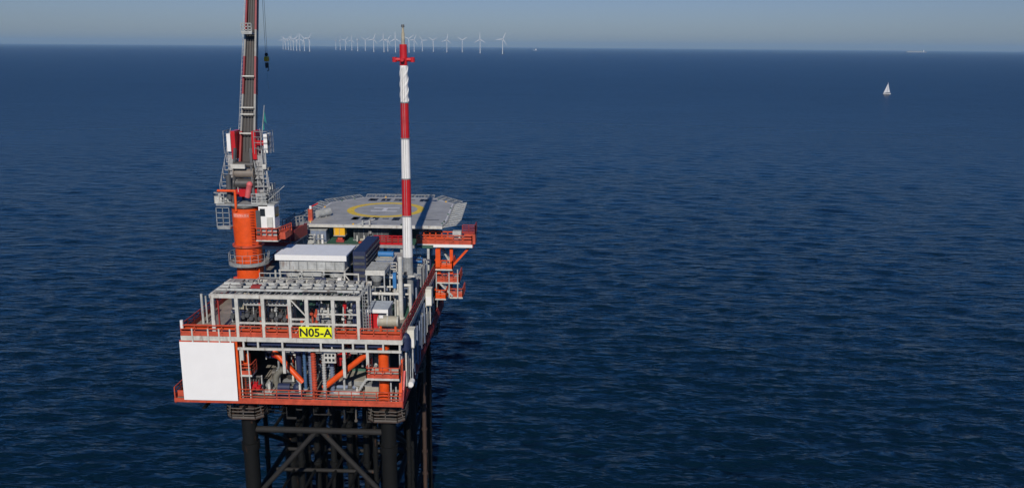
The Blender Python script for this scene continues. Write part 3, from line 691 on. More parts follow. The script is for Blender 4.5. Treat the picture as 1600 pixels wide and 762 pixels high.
# operator cabin and its landing
cb = MB().box(6.3, 8.0, 9.6, 11.2, 39.0, 41.5).build('operator_cabin', WHITE, C)
MB().box(6.45, 7.0, 9.55, 9.597, 40.3, 41.1).build('window', GLASS, cb); MB().box(7.2, 7.8, 9.4, 9.597, 39.1, 40.2).build('service_box', CREAM, cb); MB().box(8.003, 8.04, 9.8, 11.0, 40.1, 41.2).build('window', GLASS, cb)
MB().box(6.2, 8.1, 9.5, 11.3, 41.503, 41.62).build('cabin_roof', LGREY, cb)
MB().box(6.5, 8.2, 9.7, 11.0, 38.0, 38.95).build('cabin_base', LGREY, C)
MB().box(5.9, 8.3, 9.4, 12.4, 37.55, 37.7).build('cabin_landing', CREAM, C)
MB().rail([(5.9, 12.3, 37.7), (5.9, 9.4, 37.7), (8.3, 9.4, 37.7), (8.9, 12.4, 37.7)], 1.3, .55, .05, .4, 2).build('cabin_railing', RORANGE, C)
MB().box(7.7, 9.0, 9.8, 11.8, 37.75, 38.5).build('orange_locker', RORANGE, C)
MB().box(6.0, 6.5, 9.5, 9.7, 38.3, 40.9).build('cabin_door', DGREY, C)
MB().rail([(1.6, 9.8, 38.9), (3.0, 9.8, 38.9)], 2.2, .7, .035, .2, 3).build('hanging_cage', GREYP, C)
MB().box(1.6, 3.0, 9.8, 11.2, 38.75, 38.9).build('cage_floor', GREYP, C)
MB().bar((7.4, 9.6, 42.0), (9.2, 9.8, 43.6), .07).build('camera_pole', GREYP, C)

# dark red access bridge between crane and helideck
t = thing('access_bridge', 'dark red access bridge running from the crane pedestal back to the helideck', 'bridge', (5, 18, 35))
MB().box(3.4, 7.2, 17.0, 24.2, 35.0, 35.2).build('walkway', GREYP, t)
MB().box(3.3, 7.3, 16.8, 16.997, 34.85, 35.15).build('edge_trim', CREAM, t)
MB().prism([(4.6, 19.5), (7.0, 19.5), (7.4, 23.6), (4.8, 23.6)], 35.204, 36.6).build('red_housing', DRED, t)
MB().rail([(3.4, 24, 35.2), (3.4, 17, 35.2), (7.2, 17, 35.2)], 1.15, .8, .05, .5, 2).build('railing', DRED, t)
MB().rail([(5.4, 20.2, 36.6), (7.2, 22.6, 36.6)], 1.15, .5, .05, .3, 2).build('upper_railing', GREYP, t)
for x, y in ((3.9, 17.4), (6.9, 17.4), (3.9, 23), (6.9, 23)): MB().tube((x, y, 30.104), (x, y, 34.99), .14).build('post', LGREY, t)

# ================================================================ VENT MAST
V = thing('vent_mast', 'tall slender red and white banded mast with a red collar near its top', 'mast', (22.0, 11.5, 30.1))
vx, vy = 22.0, 11.5
def taper(z): return .56-(z-33)*.0068
for z0, z1, m_ in ((30.104, 35.6, GREYP), (35.6, 40.2, WHITE), (40.2, 44.3, RED), (44.3, 48.6, WHITE), (48.6, 52.4, RED), (52.4, 56.2, WHITE), (56.2, 58.35, RED)):
    MB().tube((vx, vy, z0), (vx, vy, z1), taper(z0), taper(z1), n=28).build('grey_section' if m_ is GREYP else ('red_band' if m_ is RED else 'white_band'), m_, V)
for k in range(5): MB().torus((vx, vy, 36.5+k*.0), .5, .03) if 0 else None
for h_ in range(3):                                        # helical strakes of the top white band
    q = MB()
    pp = []
    for i in range(29):
        a = 2*math.pi*(h_/3+i/28*1.1); z = 52.5+i*.13; r_ = taper(z)+.015; pp.append((vx+r_*math.cos(a), vy+r_*math.sin(a), z))
    for a, b in zip(pp, pp[1:]): q.bar(a, b, .07, .14)
    q.build('spiral_strake', WHITE, V)
for z in (40.2, 44.3, 48.6, 52.4): MB().tube((vx, vy, z-.06), (vx, vy, z+.06), taper(z)+.05, n=24).build('flange', GREYP, V)
q = MB()
q.bar((vx-.12, vy-.62, 31), (vx-.09, vy-.5, 56), .03); q.bar((vx+.12, vy-.62, 31), (vx+.09, vy-.5, 56), .03); q.build('mast_ladder', GREYP, V)
q = MB().tube((vx-1.02, vy, 56.8), (vx+1.02, vy, 56.8), .2); q.tube((vx, vy-.9, 56.8), (vx, vy+.9, 56.8), .2)
for s_ in (-1, 1): q.tube((vx+s_*.95, vy, 56.55), (vx+s_*.95, vy, 57.05), .24)
q.build('cross_arm', RED, V)
MB().lathe(vx, vy, [(.2, 58.35), (.18, 58.6), (.16, 59.5), (.13, 59.5), (.1, 60.1)], 12).build('lightning_rod', mat('weathered_bronze', (.33, .30, .22)), V)
MB().tube((vx, vy, 60.1), (vx, vy, 60.35), .2, .14).build('top_lamp', DGREY, V)
ring(vx, vy, .56, 1.05, 33.4, 33.5).build('collar', LGREY, V)
MB().box(20.4, 22.9, 10.3, 10.6, 33.6, 33.75).build('guide_frame', CREAM, V)

t = thing('vent_pipe', 'plain white vertical pipe rising in front of the banded mast', 'pipe', (22.05, 6.2, 30.1))
MB().tube((22.05, 6.2, 30.104), (22.05, 6.2, 36.75), .24, n=18).build('stack', CREAM, t)
MB().lathe(22.05, 6.2, [(.24, 36.753), (.2, 36.9), (.05, 36.95)], 16).build('cap', CREAM, t)
MB().tube((22.05, 6.2, 30.2), (22.05, 6.2, 30.32), .36, n=16).build('foot_flange', CREAM, t)

# ================================================================ COOLERS
t = thing('air_cooler', 'long grey air cooler with a white sheet roof beside the orange crane pedestal', 'cooler', (11.6, 11, 30.1))
MB().prism([(8.05, 9.0), (15.72, 9.0), (15.72, 13.9), (8.05, 13.9)], 36.02, 36.2).build('roof', WROOF, t)
MB().box(8.0, 15.78, 8.9, 8.997, 35.62, 36.22).build('fascia', WHITE, t)
MB().box(8.0, 8.047, 9.0, 13.9, 35.62, 36.22).build('fascia', WHITE, t)
MB().box(8.4, 15.5, 9.15, 13.7, 34.55, 36.015).build('plenum', LGREY, t)
for i in range(8): x = 8.5+i*.99; MB().box(x-.04, x+.04, 9.06, 9.147, 34.5, 35.6).build('rib', GREYP, t)
MB().box(8.3, 15.6, 9.0, 13.8, 34.4, 34.52).build('floor_beam', CREAM, t)
for i in range(3):
    for y in (10.3, 12.5): MB().tube((9.6+i*2.4, y, 33.6), (9.6+i*2.4, y, 34.39), .85, n=20).build('fan_ring', LGREY, t)
MB().box(8.3, 15.6, 9.1, 9.2, 33.3, 33.45).build('floor_beam', CREAM, t)
MB().box(10.4, 12.9, 9.3, 9.6, 33.5, 34.38).build('grey_duct', LGREY, t)
for x in (8.4, 10.8, 13.2, 15.5):
    for y in (9.15, 13.6): MB().box(x-.1, x+.1, y-.1, y+.1, 30.104, 34.39).build('leg', LGREY, t)
for x0, x1 in ((8.4, 10.8), (13.2, 15.5)): MB().bar((x0, 9.1, 31.2), (x1, 9.1, 34.2), .1).build('brace', LGREY, t)
MB().rail([(6.4, 8.4, 33.3), (15.6, 8.4, 33.3)], 1.0, 1.2, .04, .25, 1).build('front_railing', LGREY, t)
MB().box(6.4, 15.7, 8.3, 9.05, 33.15, 33.28).build('front_walkway', GRATE, t)
MB().box(14.9, 15.3, 8.2, 8.6, 33.3, 33.9).build('lamp_box', WHITE, t)

t = thing('louvred_tower', 'dark navy louvred block in shade along the right end of the white roofed cooler', 'tower', (16.8, 14, 30.1))
MB().prism([(16.0, 11.0), (17.4, 11.0), (17.4, 18.8), (16.0, 18.8)], 31.5, 36.2).build('block', NAVY, t)
for i in range(9): MB().box(17.403, 17.55, 11.2, 18.6, 31.8+i*.48, 31.95+i*.48).build('louvre', DGREY, t)
for i in range(6): MB().box(16.1, 17.3, 10.9, 10.997, 31.9+i*.7, 32.2+i*.7).build('louvre', DGREY, t)
for x in (16.1, 17.3): MB().box(x-.08, x+.08, 11.1, 11.25, 30.104, 31.49).build('leg', GREYP, t)

t = thing('braced_frame', 'small white square frame with a diagonal brace over a red base', 'frame', (16.5, 8, 30.1))
for x in (15.75, 17.25): MB().box(x-.07, x+.07, 7.9, 8.05, 30.104, 34.4).build('post', CREAM, t)
for z in (34.4, 32.3): MB().box(15.68, 17.32, 7.88, 8.07, z, z+.14).build('rail', CREAM, t)
MB().bar((15.8, 7.97, 34.35), (17.2, 7.97, 32.5), .09).build('brace', CREAM, t)
MB().box(15.9, 16.9, 8.3, 9.2, 32.0, 32.8).build('red_pump', RED, t)
MB().box(15.7, 17.3, 8.1, 9.4, 31.85, 31.99).build('shelf', GREYP, t)

t = thing('fan_cooler', 'small grey cooler box with a mesh top and a funnel underneath on four legs', 'cooler', (19.4, 7.5, 30.1))
MB().box(18.3, 20.35, 6.6, 9.9, 34.75, 35.3).build('casing', CREAM, t)
q = MB()
for i in range(14): q.box(18.34+i*.145, 18.40+i*.145, 6.65, 9.85, 35.303, 35.36)
for i in range(18): q.box(18.34, 20.3, 6.7+i*.18, 6.75+i*.18, 35.364, 35.40)
q.build('mesh_top', GREYP, t)
MB().box(18.4, 20.25, 6.7, 9.8, 35.2, 35.302).build('tube_bundle', DGREY, t)
MB().lathe(19.3, 7.6, [(.45, 33.9), (.95, 34.74)], 24).build('funnel', LGREY, t)
MB().tube((19.3, 7.6, 33.4), (19.3, 7.6, 33.9), .42).build('fan_motor', DGREY, t)
for x in (18.38, 20.27):
    for y in (6.7, 9.8): MB().box(x-.06, x+.06, y-.06, y+.06, 30.104, 34.745).build('leg', LGREY, t)

# ================================================================ CABIN, TANK, BOXES
t = thing('equipment_shelter', 'white roofed shelter with a red door front near the right corner of the upper deck', 'shelter', (19.9, 4, 30.1))
MB().box(19.05, 21.25, 3.0, 6.0, 32.05, 32.2).build('roof', mat('pale_blue_roof', (.42, .47, .53)), t)
MB().box(19.0, 21.3, 2.9, 2.997, 31.85, 32.22).build('fascia', WHITE, t)
for x in (19.08, 21.2): MB().box(x-.07, x+.07, 3.0, 3.15, 30.104 if x < 20 else 31.2, 31.85).build('post', WHITE, t)
MB().box(19.2, 20.2, 3.3, 5.8, 30.104, 32.04).build('red_front', RED, t)
MB().box(20.2, 21.2, 3.5, 5.8, 30.104, 32.04).build('wall', GREYP, t)
t = thing('beige_tank', 'beige horizontal tank just right of the white roofed shelter', 'tank', (21.4, 2.2, 30.1))
MB().tube((20.4, 2.3, 31.2), (22.5, 2.3, 31.2), .55, n=24).build('shell', TANK, t)
for x in (20.7, 22.2): MB().box(x-.1, x+.1, 1.9, 2.7, 30.104, 30.8).build('saddle', ORANGE, t)
for x in (20.45, 21.4, 22.4): MB().tube((x-.04, 2.3, 31.2), (x+.04, 2.3, 31.2), .575, n=24).build('band', LGREY, t)
MB().box(20.6, 21.0, 1.9, 2.1, 31.65, 31.9).build('name_plate', WHITE, t)
for k, (y, z0, z1, lb) in enumerate(((2.6, 28.3, 30.2, 'cream box cabinet on the right side near the front corner of the platform'), (15.8, 28.6, 30.6, 'cream box cabinet on the right side farther back below the orange stair landing'))):
    t = thing('side_cabinet', lb, 'cabinet', (23.7, y, z0), 'cream cabinets hung on the right side')
    MB().box(23.26, 23.95, y, y+1.2, z0, z1).build('body', mat('cabinet_cream', (.68, .67, .58)), t)
    MB().box(23.3, 23.9, y-.04, y-.003, z0+.1, z1-.9).build('door', WHITE, t)
    MB().tube((23.7, y+.5, z0-2.4), (23.7, y+.5, z0-.003), .08).build('drop_pipe', LGREY, t)
t = thing('life_buoy', 'white life buoy canister on the lower right edge beam', 'buoy', (23.4, 2.8, 24))
MB().tube((23.5, 2.6, 24.3), (23.5, 3.6, 24.3), .3, n=16).build('canister', WHITE, t)
MB().box(23.2, 23.6, 2.8, 3.3, 23.85, 24.0).build('bracket', GREYP, t)

# blank white windscreen panel in front of the left bay
t = thing('wind_screen', 'big blank white rectangular panel covering the left front bay below the upper deck', 'panel', (3.75, -.3, 23.4))
MB().box(.98, 6.48, -.3, -.2, 23.35, 29.5).build('sheet', mat('clean_white_sheet', (.84, .83, .81), var=.03, scale=.6), t)
for z in (24.5, 26.5, 28.5): MB().box(1.0, 6.45, -.197, -.1, z, z+.12).build('batten', GREYP, t)

# name sign
t = thing('name_sign', 'bright yellow name board reading N05-A on the front railing', 'sign', (14.65, -.3, 30.3))
MB().box(13.08, 16.3, -.32, -.26, 30.22, 31.34).build('board', SIGNY, t)
cu = bpy.data.curves.new('lettering', 'FONT'); cu.body = 'N05-A'; cu.size = 1.16; cu.align_x = 'CENTER'; cu.extrude = .006; cu.offset = .03
to = bpy.data.objects.new('tmp_text', cu); sc.collection.objects.link(to)
dg = bpy.context.evaluated_depsgraph_get(); me = bpy.data.meshes.new_from_object(to.evaluated_get(dg)); bpy.data.objects.remove(to)
me.transform(Matrix.Translation((14.69-14.65, -.332+.3, 30.38-30.3)) @ Matrix.Rotation(math.pi/2, 4, 'X')); me.materials.clear(); me.materials.append(BLACK)
lo_ = bpy.data.objects.new('lettering', me); sc.collection.objects.link(lo_); lo_.parent = t

# ================================================================ PROCESS EQUIPMENT
def valve(q, x, y, z, r_=.2):
    q.tube((x, y, z-r_*1.1), (x, y, z+r_*1.1), r_, n=8); q.tube((x, y, z-r_*1.3), (x, y, z-r_), r_*1.5, n=8); q.tube((x, y, z+r_), (x, y, z+r_*1.3), r_*1.5, n=8)
    q.tube((x, y-r_*2.2, z), (x, y, z), r_*.4, n=6); q.tube((x, y-r_*2.3, z), (x, y-r_*2.15, z), r_*1.2, n=10)
def manifold(x0, x1, y, z0, z1, n, pm, vm, name, label, cat='manifold', group=None):
    t = thing(name, label, cat, ((x0+x1)/2, y, z0), group)
    for z in (z0+.25, z1-.15): MB().tube((x0, y+.5, z), (x1, y+.5, z), .15).build('header_pipe', pm, t)
    for i in range(n):
        x = x0+(x1-x0)*(i+.5)/n; m_ = pm
        MB().pipe([(x, y+.5, z0+.3), (x, y, z0+.4), (x, y, z1-.3), (x, y+.5, z1-.2)], .09, 8).build('branch_pipe', m_, t)
        q = MB(); valve(q, x, y, z0+(z1-z0)*(.45 if i % 2 else .62), .19); q.build('valve', vm, t)
    for x in (x0, x1): MB().box(x-.06, x+.06, y+.4, y+.6, z0-.0, z1).build('support', LGREY, t)
    return t
manifold(7.2, 9.3, 1.6, 30.75, 32.6, 5, STEEL, DGREY, 'valve_manifold', 'dark valve manifold in the second bay from the left of the cream frame')
manifold(9.7, 11.9, 1.6, 30.75, 32.6, 5, STEEL, DGREY, 'valve_manifold', 'dark valve manifold in the third bay from the left of the cream frame')
manifold(7.2, 9.3, 3.4, 31.9, 33.7, 4, GREYP, STEEL, 'valve_manifold', 'grey valve cluster high behind the second bay of the cream frame')
manifold(9.7, 11.9, 3.4, 31.9, 33.8, 4, LGREY, STEEL, 'valve_manifold', 'grey valve cluster high behind the third bay of the cream frame')
manifold(14.3, 16.2, 2.0, 30.6, 32.2, 5, LGREY, GREYP, 'valve_manifold', 'grey valve row behind the yellow name board')
manifold(16.8, 18.7, 2.2, 30.4, 32.3, 4, LGREY, GREYP, 'valve_manifold', 'light grey valve row in the rightmost bay of the cream frame')
manifold(4.9, 6.6, 3.4, 30.3, 31.6, 3, NAVY, DGREY, 'valve_manifold', 'navy valve set low in the leftmost bay of the cream frame')
def mezz(x0, x1, y0, y1, z, label):
    t = thing('service_platform', label, 'platform', ((x0+x1)/2, (y0+y1)/2, z), 'small grated platforms inside the cream frame')
    MB().box(x0, x1, y0, y1, z-.08, z).build('grating', GRATE, t)
    MB().rail([(x0, y0, z), (x1, y0, z)], .55, .35, .04, .1, 1).build('railing', LGREY, t)
mezz(7.2, 9.3, 1.2, 1.8, 33.0, 'grated walkway above the dark valves in the second bay')
mezz(9.7, 11.9, 1.2, 1.8, 33.0, 'grated walkway above the dark valves in the third bay')
def vessel(x, y, z0, z1, r_, m_, name, label, horizontal=None):
    t = thing(name, label, 'vessel', (x, y, z0))
    if horizontal:
        L = horizontal; MB().tube((x-L/2, y, z0+r_+.3), (x+L/2, y, z0+r_+.3), r_, n=20).ball((x-L/2, y, z0+r_+.3), r_*.98).ball((x+L/2, y, z0+r_+.3), r_*.98).build('shell', m_, t)
        for dx in (-L*.3, L*.3): MB().box(x+dx-.1, x+dx+.1, y-r_*.8, y+r_*.8, z0, z0+.5).build('saddle', GREYP, t)
        MB().tube((x, y, z0+2*r_+.2), (x, y, z0+2*r_+.7), .14).tube((x, y, z0+2*r_+.6), (x, y, z0+2*r_+.7), .25).build('nozzle', m_, t)
    else:
        MB().lathe(x, y, [(r_*.5, z0+.5), (r_, z0+.8), (r_, z1-.3), (r_*.6, z1)], 20).build('shell', m_, t)
        for k in range(3):
            a = k*2.1; MB().bar((x+r_*.8*math.cos(a), y+r_*.8*math.sin(a), z0), (x+r_*.8*math.cos(a), y+r_*.8*math.sin(a), z0+1.0), .1).build('leg', GREYP, t)
        MB().tube((x, y, z1-.02), (x, y, z1+.4), .12).tube((x, y, z1+.3), (x, y, z1+.4), .22).build('nozzle', m_, t)
    return t
GV = mat('dark_green_vessel_paint', (.035, .075, .06))
vessel(15.3, 4.3, 31.9, 33, .55, GV, 'horizontal_vessel', 'dark green horizontal vessel high behind the bay over the yellow board', 1.3)
vessel(15.4, 3.0, 30.104, 32, .3, TEAL, 'teal_bottle', 'small teal pressure bottle behind the yellow board')
vessel(10.7, 5.0, 30.104, 33.4, .5, GREYP, 'upright_vessel', 'grey upright vessel at the back of the third bay')
vessel(17.6, 4.4, 30.104, 33.6, .45, LGREY, 'upright_vessel', 'light grey upright vessel at the back of the right bay')
t = thing('red_pipe', 'thin red vertical fire water pipe in the right bay of the cream frame', 'pipe', (17.3, 1.3, 30.1))
MB().tube((17.3, 1.3, 30.104), (17.3, 1.3, 34.0), .1).build('pipe_run', DRED, t); MB().tube((17.3, 1.3, 32.8), (17.3, 1.3, 33.3), .2).build('valve', RED, t)

# lower deck
def skid(x0, x1, y0, y1, z0, hgt, bm, fm, name, label, kinds=3):
    t = thing(name, label, 'skid', ((x0+x1)/2, (y0+y1)/2, z0))
    q = MB().box(x0, x1, y0, y0+.18, z0, z0+.26).box(x0, x1, y1-.18, y1, z0, z0+.26)
    for k in range(4): xx = x0+(x1-x0-.18)*k/3; q.box(xx, xx+.18, y0+.183, y1-.183, z0+.02, z0+.24)
    q.build('base_frame', fm, t)
    MB().box(x0+.1, x1-.1, y0+.2, y1-.2, z0+.262, z0+.32).build('drip_tray', GREYP, t)
    L = x1-x0; zc = z0+.32+hgt*.3
    MB().tube((x0+.2, (y0+y1)/2, zc), (x0+L*.5, (y0+y1)/2, zc), hgt*.28, n=16).build('motor', bm, t)
    MB().tube((x0+L*.5, (y0+y1)/2, zc), (x0+L*.62, (y0+y1)/2, zc), hgt*.12).build('coupling', STEEL, t)
    MB().ball((x0+L*.75, (y0+y1)/2, zc), hgt*.32).tube((x0+L*.75, (y0+y1)/2, zc), (x0+L*.75, (y0+y1)/2, z0+hgt), .12).build('pump_casing', bm, t)
    MB().pipe([(x0+L*.75, (y0+y1)/2, z0+hgt), (x0+L*.9, y0+.2, z0+hgt), (x0+L*.9, y0+.2, z0+.4)], .08).build('delivery_pipe', LGREY, t)
    MB().box(x1-.35, x1-.15, y0+.02, y0+.4, z0+.33, z0+hgt*.95).build('control_box', CREAM, t)
    return t
skid(9.8, 12.7, .9, 2.6, 23.304, 1.5, NAVY, NAVY, 'pump_skid', 'navy pump skid at the front of the lower deck left of the orange riser')
skid(7.3, 9.3, 1.6, 3.2, 23.304, 1.2, GREYP, LGREY, 'pump_skid', 'grey pump skid on the lower deck just right of the white panel')
skid(8.2, 11.0, 4.2, 6.0, 23.304, 2.0, STEEL, DGREY, 'pump_skid', 'dark steel pump skid behind the navy skid on the lower deck')
skid(11.6, 14.4, 6.5, 8.6, 23.304, 2.0, BGREY, GREYP, 'pump_skid', 'blue grey pump skid behind the orange riser on the lower deck')
skid(15.6, 18.3, 2.0, 3.4, 23.304, .7, BGREY, LGREY, 'pump_skid', 'low blue grey skid on the lower deck under the big orange brace')
t = thing('storage_skid', 'flat beige covered skid with a green back edge under the orange brace', 'skid', (17, 5.5, 23.3))
MB().box(15.3, 18.4, 4.3, 6.9, 23.304, 23.9).build('cover', mat('beige_cover', (.33, .31, .26)), t)
MB().box(15.3, 18.4, 6.903, 7.1, 23.304, 24.3).build('back_board', GREEN, t)
MB().box(15.25, 18.45, 4.2, 4.297, 23.32, 23.8).build('edge', GREYP, t)
t = thing('storage_skid', 'plain beige crate beside the right orange column on the lower deck', 'crate', (19.6, 3.4, 23.3))
MB().box(18.8, 20.2, 2.4, 4.6, 23.304, 24.1).build('crate_body', mat('beige_cover', (.33, .31, .26)), t); MB().box(18.75, 20.25, 2.35, 4.65, 24.103, 24.18).build('lid', GREYP, t)
def ribbed(x, y, z0, z1, r_, m_, label, name='ribbed_riser'):
    t = thing(name, label, 'riser', (x, y, z0))
    MB().tube((x, y, z0), (x, y, z1), r_, n=14).build('pipe_run', m_, t)
    q = MB()
    for i in range(int((z1-z0)/.28)): q.tube((x, y, z0+.1+i*.28), (x, y, z0+.2+i*.28), r_*1.45, n=12)
    q.build('ribs', m_, t)
    MB().tube((x, y, z0), (x, y, z0+.12), r_*2, n=14).build('foot', GREYP, t); return t
ribbed(14.05, .7, 23.304, 28.7, .19, RORANGE, 'orange ribbed vertical riser in the middle of the lower deck front')
ribbed(14.95, 1.2, 23.304, 28.7, .15, LGREY, 'pale grey ribbed riser just right of the orange ribbed riser')
ribbed(12.9, 1.5, 24.0, 28.7, .13, mat('faded_blue_paint', (.06, .13, .24)), 'faded blue ribbed hose riser left of the orange ribbed riser')
ribbed(13.4, 1.9, 23.304, 28.7, .16, BGREY, 'blue grey ribbed riser between the faded blue and the orange risers')
ribbed(15.5, 2.2, 23.304, 28.6, .18, BGREY, 'blue grey ribbed riser right of the pale grey riser')
t = thing('navy_column', 'dark navy vertical column left of the ribbed risers', 'column', (12.1, 1.9, 23.3))
MB().tube((12.1, 2.2, 23.304), (12.1, 2.2, 28.7), .3, n=16).build('pipe_run', NAVY, t); MB().tube((12.1, 2.2, 27.8), (12.1, 2.2, 28.0), .45, n=16).build('flange', NAVY, t)
t = thing('control_panel', 'white control panel with square windows hung above the risers', 'panel', (15.7, .5, 27.2))
MB().box(15.2, 16.4, .5, .8, 27.3, 28.5).build('case', CREAM, t)
for i in range(3):
    for j in range(2): MB().box(15.3+i*.37, 15.52+i*.37, .46, .497, 27.5+j*.5, 27.75+j*.5).build('window', GLASS, t)
MB().tube((16.0, .65, 28.5), (16.0, .65, 29.0), .08).build('hanger', CREAM, t)
t = thing('red_valve', 'large red valve block right of the white control panel', 'valve', (16.6, 2, 26.5))
MB().tube((15.9, 2.6, 26.9), (17.2, 2.6, 27.6), .4, n=14).build('body', RED, t); MB().tube((16.2, 2.5, 26.3), (16.2, 2.5, 27.0), .25).build('bonnet', RED, t); MB().tube((16.6, 2.6, 23.304), (16.6, 2.6, 27.1), .12).build('stand', LGREY, t)
t = thing('red_valve', 'small red valve hanging above the navy pump skid', 'valve', (9.8, 2.4, 27))
MB().tube((9.3, 2.4, 27.4), (10.1, 2.4, 27.0), .26, n=12).build('body', RED, t); MB().tube((9.7, 2.4, 27.2), (9.7, 2.4, 29.1), .08).build('hanger', LGREY, t)
t = thing('elbow_duct', 'thick beige grey elbow duct left of the navy pump skid', 'duct', (9.6, 3.2, 23.3))
q = MB(); 
for i in range(8):
    a0, a1 = math.pi*i/16, math.pi*(i+1)/16
    q.tube((9.2+1.4*(1-math.cos(a0)), 3.4, 24.2+1.2*math.sin(a0)), (9.2+1.4*(1-math.cos(a1)), 3.4, 24.2+1.2*math.sin(a1)), .33, n=14)
q.tube((9.2, 3.4, 23.304), (9.2, 3.4, 24.2), .33, n=14); q.build('duct_run', mat('duct_grey', (.17, .165, .14)), t)
MB().tube((10.55, 3.4, 25.4), (10.75, 3.4, 25.4), .45).build('flange', GREYP, t)
manifold(7.6, 9.2, 5.0, 25.6, 28.4, 4, NAVY, CREAM, 'valve_manifold', 'navy pipe rack with cream valves at the left of the lower deck')
manifold(9.5, 11.6, 5.6, 25.8, 28.4, 5, GREYP, LGREY, 'valve_manifold', 'grey pipe rack with pale valves above the navy pump skid')
manifold(12.4, 14.6, 5.2, 24.6, 28.2, 5, BGREY, STEEL, 'valve_manifold', 'blue grey pipe rack behind the ribbed risers')
manifold(15.4, 17.0, 7.8, 24.6, 28.4, 4, STEEL, RED, 'valve_manifold', 'steel pipe rack with red valves deep behind the orange brace')
manifold(18.4, 20.4, 7.0, 24.2, 28.0, 4, LGREY, DGREY, 'valve_manifold', 'light grey pipe rack behind the right orange column')
t = manifold(7.3, 8.4, 1.0, 23.5, 25.4, 4, STEEL, RED, 'valve_manifold', 'small dark pipe rack with red valves beside the ladder at the white panel')
# loose pipe runs under the upper deck
t = thing('pipe_bundle', 'long grey and blue pipes hung under the upper deck along the front', 'pipes', (14, 3, 28))
for i in range(22):
    y = rng.uniform(1.8, 9); z = rng.uniform(27.2, 29.1); x0 = rng.uniform(7.2, 14); x1 = min(22.4, x0+rng.uniform(3, 9)); m_ = rng.choice([GREYP, LGREY, BGREY, STEEL, NAVY, CREAM])
    MB().pipe([(x0, y, 29.19), (x0, y, z), (x1, y, z), (x1, y, 29.19)], rng.uniform(.06, .15), 8).build('pipe_run', m_, t)
t = thing('pipe_cluster', 'crowd of thin vertical pipes standing across the lower deck', 'pipes', (13, 5, 23.3))
for i in range(46):
    x = rng.uniform(7.4, 20.2); y = rng.uniform(3.6, 12); m_ = rng.choice([GREYP, LGREY, BGREY, STEEL, STEEL, NAVY, RORANGE, CREAM]); r_ = rng.uniform(.05, .16)
    if 15 < x < 18.6 and y < 7.2: continue
    q = MB().tube((x, y, 23.304), (x, y, 29.19), r_, n=8)
    if rng.random() < .6: valve(q, x, y, rng.uniform(24.5, 27.5), r_*1.5)
    q.build('pipe_run', m_, t)

# upper deck behind the frame: scattered process units in rows
def unit(x0, x1, y0, y1, z0, z1, m_, name, label, cat, top=None, rail=False):
    t = thing(name, label, cat, ((x0+x1)/2, (y0+y1)/2, z0))
    MB().box(x0, x1, y0, y1, z0+.15, z1).build('casing', m_, t)
    q = MB().box(x0-.05, x1+.05, y0-.05, y1+.05, z0, z0+.147); q.build('plinth', GREYP, t)
    for k in range(max(2, int((x1-x0)/.6))):
        x = x0+.1+k*.6
        if x+.08 < x1: MB().box(x, x+.05, y0-.04, y0-.003, z0+.2, z1-.05).build('rib', GREYP, t)
    if top: MB().box(x0-.06, x1+.06, y0-.06, y1+.06, z1+.003, z1+.09).build('lid', top, t)
    return t
CONT = mat('container_dark_grey', (.06, .065, .07))
unit(12.4, 17.0, 26.9, 29.0, 33.704, 35.6, CONT, 'freight_container', 'dark grey freight container under the front edge of the helideck', 'container')
unit(10.2, 11.6, 25.6, 26.6, 34.5, 35.6, YELLOW, 'yellow_box', 'bright yellow box under the helideck left of the dark grey container', 'box', None)
t = thing('box_stand', 'dull red stand below the bright yellow box under the helideck', 'stand', (10.9, 26, 33.7)); MB().box(10.4, 11.4, 25.8, 26.4, 33.704, 34.0).build('foot', DRED, t); MB().box(10.6, 11.2, 25.9, 26.3, 34.0, 34.495).build('column', RORANGE, t)
unit(6.6, 9.3, 25.2, 26.8, 33.704, 35.3, BGREY, 'blue_grey_cabin', 'blue grey cabin under the left front of the helideck', 'cabin', LGREY)
t = thing('bottle_rack', 'rack of pale gas bottles standing before the blue grey cabin', 'rack', (8, 24.9, 33.7))
for i in range(5): MB().tube((6.9+i*.5, 24.85, 33.704), (6.9+i*.5, 24.85, 34.9), .15).build('bottle', LGREY if i % 2 else WHITE, t)
MB().box(6.6, 9.3, 24.65, 24.68, 34.3, 34.4).build('bar', BGREY, t)
t = thing('orange_skid', 'clutter of orange and tan fittings in front of the dark grey container', 'fittings', (14.5, 25.5, 33.7))
MB().box(13.4, 15.4, 25.3, 26.0, 33.704, 33.9).build('tray', RORANGE, t); MB().tube((13.6, 25.6, 34.1), (15.2, 25.6, 34.1), .2).build('pipe_run', TANK, t)
for i in range(3): MB().tube((13.2+i*.9, 25.5, 33.9), (13.2+i*.9, 25.5, 34.7), .1).build('nozzle', CREAM, t)
unit(17.6, 19.6, 15.5, 18.0, 30.104, 34.1, BGREY, 'open_module', 'blue grey module with a pale rim behind the mesh topped cooler', 'module', LGREY)
t = thing('blue_drum', 'blue drum lying on the blue grey module left of the banded mast', 'drum', (18.5, 16.4, 34.2)); MB().tube((17.7, 16.6, 34.55), (19.5, 16.6, 34.55), .34, n=18).build('shell', BLUE, t); MB().box(17.9, 19.3, 16.3, 16.9, 34.195, 34.3).build('cradle', TANK, t)
t = thing('blue_drum', 'blue drum right of the banded mast near the red side railing', 'drum', (21.8, 17.4, 33.2)); MB().tube((20.8, 17.6, 33.6), (22.7, 17.6, 33.6), .36, n=18).build('shell', BLUE, t); MB().box(20.9, 22.6, 17.3, 17.9, 33.0, 33.3).build('cradle', GREYP, t); 
unit(20.6, 22.7, 16.4, 20.5, 30.104, 33.0, GREYP, 'grey_module', 'grey module carrying the blue drum right of the mast', 'module', LGREY)
unit(20.9, 22.6, 13.6, 15.4, 30.104, 32.2, BGREY, 'grey_module', 'lower blue grey module just behind the foot of the banded mast', 'module', LGREY)
